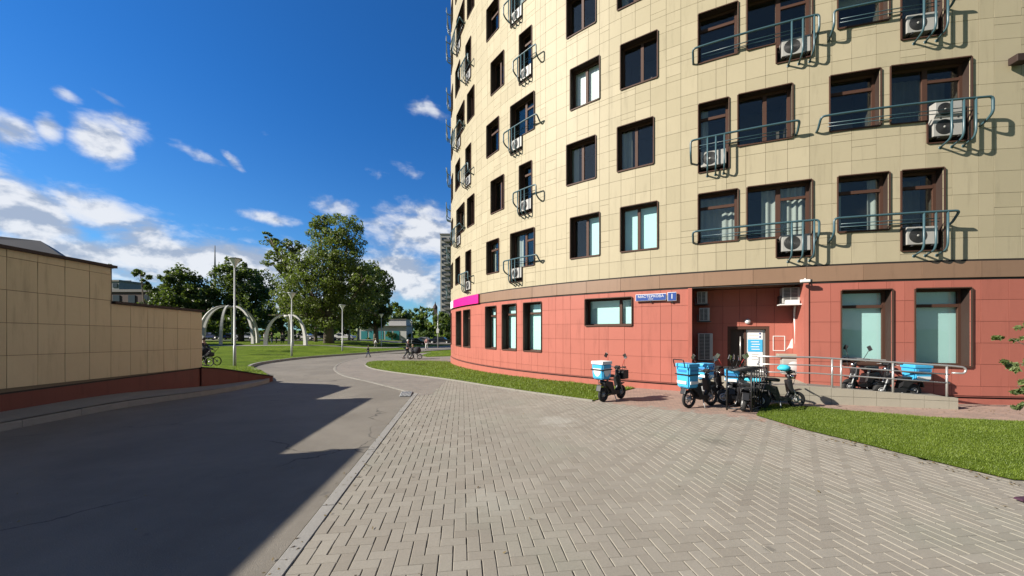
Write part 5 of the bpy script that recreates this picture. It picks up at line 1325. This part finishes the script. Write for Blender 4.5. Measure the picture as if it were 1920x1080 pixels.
# sapling at right border
x, y = 9.35, 6.6; t = empty('sapling', (x, y, .02), 0, 'leafy sapling reaching in from the right border in front of the red wall', 'tree')
b = MB(); b.tube([(0, 0, 0), (.02, 0, 1.), (-.02, .02, 2.3)], [.03, .022, .008], 'bark', 7)
bls = [(-.42, 0, .95 + .0, .22, .2, .13, 60), (-.36, 0, 1.35, .28, .2, .18, 110), (-.45, .05, 1.78, .25, .2, .09, 50), (-.2, 0, 2.05, .2, .2, .12, 40), (.2, 0, 1.4, .3, .3, .3, 120), (.1, 0, 2.2, .3, .3, .2, 80), (-.30, 0, .62, .2, .2, .10, 40)]
for bb in bls: b.tube([(0, 0, bb[2] - .25), tuple(bb[:3])], [.012, .005], 'bark', 5)
b.build('trunk', t); V, Fq, R_ = leaves([(*q[:6], q[6] * 2.2) for q in bls], .055, 'leaf_bush'); o = np_mesh('crown', V, Fq, 'leaf_bush', R_); o.parent = t

# ------------------------------------------------------------------ far buildings
def block(name, c, size, m, label, wins_=None, roof=True, rz=0.):
    t = empty(name, tuple(c), rz, label, 'building'); w_, d_, h_ = size
    b = MB(); b.box((0, 0, h_ / 2), (w_, d_, h_), m); b.build('wall', t)
    b = MB(); b.box((0, 0, h_ + .3), (w_ + .6, d_ + .6, .6), 'roof_grey'); b.build('roof', t)
    if wins_:
        nx_, nz_, ww, wh = wins_
        for i in range(nx_):
            for k in range(nz_):
                b = MB(); b.box((-w_ / 2 + (i + .5) * w_ / nx_, -d_ / 2 - .06, (k + .55) * h_ / nz_), (ww, .2, wh), 'far_window'); b.build('window', t)
    return t
p = at(838, 640, 210); block('tower_block', (p.x + 6.3, 210, 0), (17, 16, (HY - 447) / F_PX * 210 + 2), 'far_panel', 'grey panel tower block just left of the round building', None)
tb = bpy.data.objects['tower_block']
for k in range(17):
    for i in range(4):
        b = MB(); b.box((-6.6 + i * 4.1, -8.2, 2.4 + k * 3.05), (2.3, .5, 1.5), 'far_window'); b.build('window', tb)
    b = MB(); b.box((-4.6, -8.9, 1.3 + k * 3.05), (3.4, 1.8, 1.1), 'roof_grey' if k % 3 else 'cloth_grey'); b.build('balcony', tb)
    b = MB(); b.box((3.6, -8.9, 1.3 + k * 3.05), (3.4, 1.8, 1.1), 'roof_grey' if k % 2 else 'far_panel'); b.build('balcony', tb)
p = at(816, 585, 190); t = empty('brick_turret', (p.x, 190, 0), 0, 'thin dark brick turret with a pointed top above the far trees', 'building')
b = MB(); b.box((0, 0, 6.5), (1.9, 1.9, 13), 'brick_dark'); b.build('wall', t); b = MB(); b.lathe([(1.3, 13), (1.1, 14), (.35, 15.2), (.05, 16.6)], 'brick_dark', (0, 0, 0), 8); b.build('roof', t)
# kiosk
p = at(722, 641, 84); t = empty('kiosk', (p.x + 0.4, 84, -.55), 0, 'pale flat-roofed kiosk with teal shutters behind the trees', 'kiosk')
b = MB(); b.box((0, 0, 1.7), (10.2, 5, 3.4), 'kiosk_wall'); b.box((2.9, .3, 4.1), (3.8, 4, 1.5), 'kiosk_wall'); b.build('wall', t)
b = MB(); b.box((0, -.2, 3.44), (10.6, 5.6, .12), 'roof_grey'); b.box((2.9, .3, 4.9), (4.1, 4.3, .12), 'roof_grey'); b.build('roof', t)
for k in range(5): b = MB(); b.box((-4.1 + k * 1.75, -2.53, 1.25), (1.35, .08, 2.1), 'kiosk_teal'); b.build('shutter', t)
# left background: brick building with roof, glass block, crane; dark roof behind wall
p = at(235, 575, 95); block('brick_building', (p.x + 6, 95, 0), (22, 12, (HY - 552) / F_PX * 95 + CAMZ), 'brick_dark', 'dark brick building seen over the low part of the sand wall', (6, 3, 1.6, 1.8))
p = at(222, 545, 140); block('glass_block', (p.x, 140, 0), (11, 10, (HY - 531) / F_PX * 140 + CAMZ), 'far_grey', 'grey-blue block with a crane behind it, over the sand wall', (4, 6, 1.6, 1.5))
p = at(228, 530, 160); t = empty('tower_crane', (p.x, 160, 0), 0, 'tiny tower crane above the grey-blue block', 'crane')
b = MB(); b.box((0, 0, (HY - 526) / F_PX * 80 + CAMZ / 2), (.5, .5, (HY - 526) / F_PX * 160 + CAMZ), 'far_grey'); b.build('mast', t); b = MB(); b.box((1, 0, (HY - 526.5) / F_PX * 160 + CAMZ), (6, .4, .35), 'far_grey'); b.build('jib', t)
# big roofed house behind the left wall
Yh = 40.; xr0, xr1, xr2 = at(-160, 440, Yh).x, at(83, 451, Yh).x, at(110, 473, Yh).x; zr0 = at(83, 451, Yh).z; zr2 = at(110, 475, Yh).z
t = empty('roofed_house', (xr2, Yh, 0), rad(40), 'house with a dark sloping roof showing over the tall part of the sand wall', 'building')
b = MB(); b.box((-8, 4.2, zr2 / 2 - .2), (15.4, 7.6, zr2 - .4), 'brick_dark'); b.build('wall', t)
b = MB(); vs = [(.3, -.3, zr2 - .3), (xr1 - xr2, 1.5, zr0), (xr0 - xr2, 1.5, zr0 + .3), (xr0 - xr2, -.3, zr2 - .3)]; vs += [(.3, 8.6, zr2 - .3), (xr1 - xr2, 6.8, zr0), (xr0 - xr2, 6.8, zr0 + .3), (xr0 - xr2, 8.6, zr2 - .3)]
b.add(vs, [(0, 1, 2, 3)[::-1], (4, 5, 6, 7), (1, 5, 6, 2), (0, 4, 5, 1), (0, 3, 7, 4), (3, 2, 6, 7)], 'roof_grey'); b.build('roof', t)
# tv tower
Yt = 900.; p = at(403, 619, Yt); ht = (HY - 458) / F_PX * Yt; t = empty('television_tower', (p.x, Yt, -1), 0, 'slender television tower on the horizon behind the trees', 'tower')
b = MB(); b.tube([(0, 0, 0), (0, 0, ht * .2), (0, 0, ht * .64)], [8, 3.4, 2.6], 'tower_grey', 12); b.build('shaft', t)
b = MB(); b.lathe([(2, ht * .60), (3.8, ht * .62), (4, ht * .66), (3.5, ht * .72), (2, ht * .74)], 'tower_grey', (0, 0, 0), 16); b.build('pod', t)
b = MB(); b.tube([(0, 0, ht * .7), (0, 0, ht * .83), (0, 0, ht)], [2., 1.5, .8], 'tower_grey', 8); b.build('mast', t)


# ------------------------------------------------------------------ cars
def car(u, y, Y, m, label, rz=0., van=False):
    p = at(u, y, Y); t = empty('parked_car', (p.x, Y, p.z), rz, label, 'car', 'cars parked beyond the park')
    b = MB(); Hh = 1.75 if van else 1.42
    prof = [(-2.2, .35), (2.15, .35), (2.2, .62), (2.05, .82), (1.15, .93), (.6, Hh - .06), (-.9, Hh), (-1.65, Hh - .12 if van else .98), (-2.15, .92), (-2.25, .6)]
    bm = bmesh.new(); n = len(prof); v0 = [bm.verts.new((x, -.86 * (1 if z < .95 else .82), z)) for x, z in prof]; v1 = [bm.verts.new((x, .86 * (1 if z < .95 else .82), z)) for x, z in prof]
    bm.faces.new(v0); bm.faces.new(v1[::-1])
    for i in range(n): bm.faces.new((v0[i], v1[i], v1[(i + 1) % n], v0[(i + 1) % n]))
    bmesh.ops.recalc_face_normals(bm, faces=bm.faces); bmesh.ops.bevel(bm, geom=bm.edges[:], offset=.05, segments=2, affect='EDGES'); bm.verts.index_update()
    b.add([v.co for v in bm.verts], [[v.index for v in f.verts] for f in bm.faces], m); bm.free(); b.build('body', t)
    for sy in (-1, 1):
        b = MB(); y_ = sy * .80; b.add([(1.0, y_ * 1.06, .96), (.55, y_ * .9, Hh - .13), (-.85, y_ * .9, Hh - .08), (-1.4, y_ * 1.06, .98)], [(0, 1, 2, 3)], 'car_glass'); b.build('side_window', t)
    for sx in (-1.38, 1.38):
        for sy in (-1, 1): b = MB(); b.lathe([(0, -.1), (.2, -.1), (.32, -.09), (.32, .09), (.2, .1), (0, .1)], 'rubber', (0, 0, 0), 16, 'y'); b.lathe([(0, -.105), (.19, -.104), (.19, .104), (0, .105)], 'galv', (0, 0, 0), 12, 'y'); b.build('wheel', t, (sx, sy * .78, .32))
car(779, 649, 66, 'car_black', 'black car parked right of the teal kiosk')
car(797, 645, 74, 'car_silver', 'grey car parked behind the black one', .1)
car(397, 636.5, 74, 'car_blue', 'dark blue car seen through the larger dome of ribs')
car(462, 637, 72, 'car_silver', 'silver car parked just right of the larger dome', PI)
car(572, 637.5, 73, 'car_white', 'white car behind the right leg of the smaller arch')
car(600, 637.5, 72, 'car_silver', 'silver car in the shade left of the big trunk', PI)
car(645, 637.5, 74, 'car_white', 'white car in the shade right of the big trunk')
car(430, 637, 77, 'car_black', 'black car between the ribs of the larger dome')
car(826, 645, 72, 'car_black', 'dark car beside the left outline of the round building')


# ------------------------------------------------------------------ people
def skin_mesh(name, parent, nodes, edges, m, sub=1):
    me = bpy.data.meshes.new(name); me.from_pydata([n[0] for n in nodes], edges, []); me.materials.append(M[m]); o = bpy.data.objects.new(name, me); COL.objects.link(o); o.parent = parent
    mod = o.modifiers.new('skin', 'SKIN'); 
    sv = me.skin_vertices[0].data if me.skin_vertices else None
    if sv is None:
        bpy.context.view_layer.update(); sv = me.skin_vertices[0].data
    for i, n in enumerate(nodes): sv[i].radius = (n[1], n[1] if len(n) < 3 else n[2]); sv[i].use_root = (i == 0)
    sb_ = o.modifiers.new('sub', 'SUBSURF'); sb_.levels = sub; sb_.render_levels = sub
    for p_ in me.polygons: p_.use_smooth = True
    dg = bpy.context.evaluated_depsgraph_get(); me2 = bpy.data.meshes.new_from_object(o.evaluated_get(dg)); o.modifiers.clear(); o.data = me2
    me2.polygons.foreach_set('use_smooth', [True] * len(me2.polygons))
    if not me2.materials: me2.materials.append(M[m])
    return o
def person(u, y, Y, h, rz, label, top='cloth_dark', bottom='cloth_dark', hair='hair', stride=.25, arms=(.3, -.3), sleeves=True, group=None, bend=0., z=None):
    p = at(u, y, Y); t = empty('person', (p.x, Y, p.z if z is None else z), rz, label, 'person', group); k = h / 1.75; t.scale = (k, k, k)
    # facing local +x ; y is sideways
    hip, chest, nk = (0, 0, .92), (.02 + bend * .25, 0, 1.28), (.03 + bend * .45, 0, 1.50)
    f = stride
    N = [(hip, .12, .15), ((.01 + bend * .12, 0, 1.08), .11, .13), (chest, .11, .16), ((.02 + bend * .4, 0, 1.43), .07, .12), (nk, .055), ((.04 + bend * .52, 0, 1.60), .085, .075), ((.05 + bend * .54, 0, 1.70), .075, .065)]
    E_ = [(0, 1), (1, 2), (2, 3), (3, 4), (4, 5), (5, 6)]
    for sy, ff, aa in ((-1, f, arms[0]), (1, -f, arms[1])):
        b0 = len(N); N += [((.0, sy * .09, .86), .09), ((ff * .55 + .03, sy * .09, .47), .06), ((ff - (.08 if ff < 0 else 0), sy * .09, .08 + (.04 if ff < 0 else 0)), .04), ((ff + .14, sy * .10, .04), .035)]
        E_ += [(0, b0), (b0, b0 + 1), (b0 + 1, b0 + 2), (b0 + 2, b0 + 3)]
        c0 = len(N); sx_ = .02 + bend * .38; N += [((sx_, sy * .19, 1.40), .055), ((sx_ + aa * .35, sy * .23, 1.14), .042), ((sx_ + aa * .85 + .04, sy * .21, .94 + abs(aa) * .1), .03), ((sx_ + aa * .95 + .07, sy * .20, .86 + abs(aa) * .15), .028)]
        E_ += [(3, c0), (c0, c0 + 1), (c0 + 1, c0 + 2), (c0 + 2, c0 + 3)]
    skin_mesh('body', t, N, E_, 'skin')
    # clothes: trousers and jacket
    Nt = [((0, 0, .95), .13, .165)]; Et = []
    for i, (sy, ff) in enumerate(((-1, f), (1, -f))):
        b0 = len(Nt); Nt += [((.0, sy * .09, .86), .102), ((ff * .55 + .03, sy * .09, .47), .075), ((ff - (.08 if ff < 0 else 0), sy * .09, .12 + (.04 if ff < 0 else 0)), .06)]; Et += [(0, b0), (b0, b0 + 1), (b0 + 1, b0 + 2)]
    skin_mesh('trousers', t, Nt, Et, bottom)
    Nj = [((0, 0, .93), .14, .17), ((.01 + bend * .12, 0, 1.08), .125, .15), (chest, .125, .175), ((.02 + bend * .4, 0, 1.43), .08, .135)]; Ej = [(0, 1), (1, 2), (2, 3)]
    for sy, aa in ((-1, arms[0]), (1, arms[1])):
        c0 = len(Nj); sx_ = .02 + bend * .38; Nj += [((sx_, sy * .19, 1.40), .07), ((sx_ + aa * .35, sy * .23, 1.14), .056)]
        Ej += [(3, c0), (c0, c0 + 1)]
        if sleeves: Nj += [((sx_ + aa * .8 + .04, sy * .21, .96 + abs(aa) * .1), .042)]; Ej += [(c0 + 1, c0 + 2)]
    skin_mesh('jacket', t, Nj, Ej, top)
    b = MB(); bm = bmesh.new(); bmesh.ops.create_icosphere(bm, subdivisions=2, radius=1.); bm.verts.index_update()
    b.add([(v.co.x * .105 + .03 + bend * .53, v.co.y * .095, v.co.z * .11 + 1.70) for v in bm.verts if True], [[v.index for v in f_.verts] for f_ in bm.faces], hair, None, True); bm.free(); b.build('hair', t)
    b = MB()
    for sy, ff in ((-1, f), (1, -f)): b.box((ff + (.05 if ff > 0 else -.02), sy * .09, .045 + (.03 if ff < 0 else 0)), (.27, .1, .09), 'black_plastic', None, .03)
    b.build('shoes', t)
    return t
person(690.5, 670, 33.2, 1.05, rad(200), 'child in dark jacket walking alone on the path beyond the lawn tip', 'cloth_dark', 'cloth_blue', 'hair_fair')
person(764, 673, 31.2, 1.58, rad(5), 'adult in black pushing a pram, white cap, left of the two at the path', 'cloth_dark', 'cloth_dark', 'cloth_white', .32, (.55, .5))
person(773, 673.5, 31.0, 1.2, rad(10), 'dark dressed child walking beside the pram', 'cloth_dark', 'cloth_dark', 'hair_fair', .2)
person(800, 655, 48, 1.5, rad(-90), 'person with white shopping bag near the parked cars', 'cloth_pink', 'cloth_white', 'hair')
person(704, 655, 50, 1.45, rad(30), 'person in pale top running across the far lawn', 'cloth_white', 'cloth_grey', 'hair_fair', .3)
gx = [(496, 'cloth_white', 'cloth_grey', 'person in a white top standing left in the group by the smaller arch', 0.), (503, 'cloth_dark', 'cloth_dark', 'person in black standing second in the group by the smaller arch', 1.5),
      (510, 'cloth_dark', 'cloth_blue', 'person in black and blue third in the group by the smaller arch', 3.), (530, 'cloth_grey', 'cloth_dark', 'person in grey standing inside the smaller arch', 2.), (518, 'cloth_blue', 'cloth_dark', 'person in blue sitting low beside the smaller arch', .5)]
for i, (u, a, c, lab, ang) in enumerate(gx): person(u, 645, 52 + i * .4, 1.65 if i != 4 else 1.1, ang, lab, a, c, 'hair', .06)
# pram by the wall corner and the pram of the adult
def pram(u, y, Y, rz, label, k=1.):
    p = at(u, y, Y); t = empty('pram', (p.x, Y, p.z), rz, label, 'pram', 'prams'); t.scale = (k, k, k)
    b = MB(); b.tube([(-.35, 0, .25), (.1, 0, .5), (.4, 0, .22)], .015, 'black_metal', 6)
    for sy in (-1, 1): b.tube([(-.35, sy * .25, .25), (.0, sy * .22, .55), (.35, sy * .22, .2)], .014, 'black_metal', 6); b.tube([(.3, sy * .22, .3), (-.2, sy * .22, .7), (-.5, sy * .2, 1.0)], .013, 'black_metal', 6)
    b.tube([(-.5, -.2, 1.), (-.5, .2, 1.)], .016, 'black_plastic', 6); b.build('frame', t)
    b = MB(); b.box((.08, 0, .62), (.75, .38, .24), 'cloth_dark', None, .08); b.build('seat', t)
    b = MB(); b.lathe([(0, -.2), (.28, -.2), (.30, 0), (.28, .2), (0, .2)], 'cloth_dark', (.2, 0, .74), 14, 'y'); b.build('hood', t)
    for (x_, r_) in ((-.35, .25), (.38, .2)):
        for sy in (-1, 1): b = MB(); b.lathe([(r_ - .04, -.02), (r_, -.015), (r_, .015), (r_ - .04, .02), (r_ - .04, -.02)], 'rubber', (0, 0, 0), 18, 'y'); b.lathe([(0, -.02), (.05, -.02), (.05, .02), (0, .02)], 'galv', (0, 0, 0), 10, 'y'); b.build('wheel', t, (x_, sy * .26, r_))
    return t
pram(778, 673.5, 30.8, rad(8), 'dark pram pushed by the adult in black on the path')
pram(388, 686, 17.4, rad(180), 'dark pram standing at the far end of the sand-coloured wall', .85)
p = at(381, 686, 17.5); person(381, 686, 17.5, 1.3, rad(10), 'seated figure in black holding the pram at the wall end, mostly hidden', 'cloth_dark', 'cloth_dark', 'hair', .2, (.5, .5))
print('objects', len(bpy.data.objects))
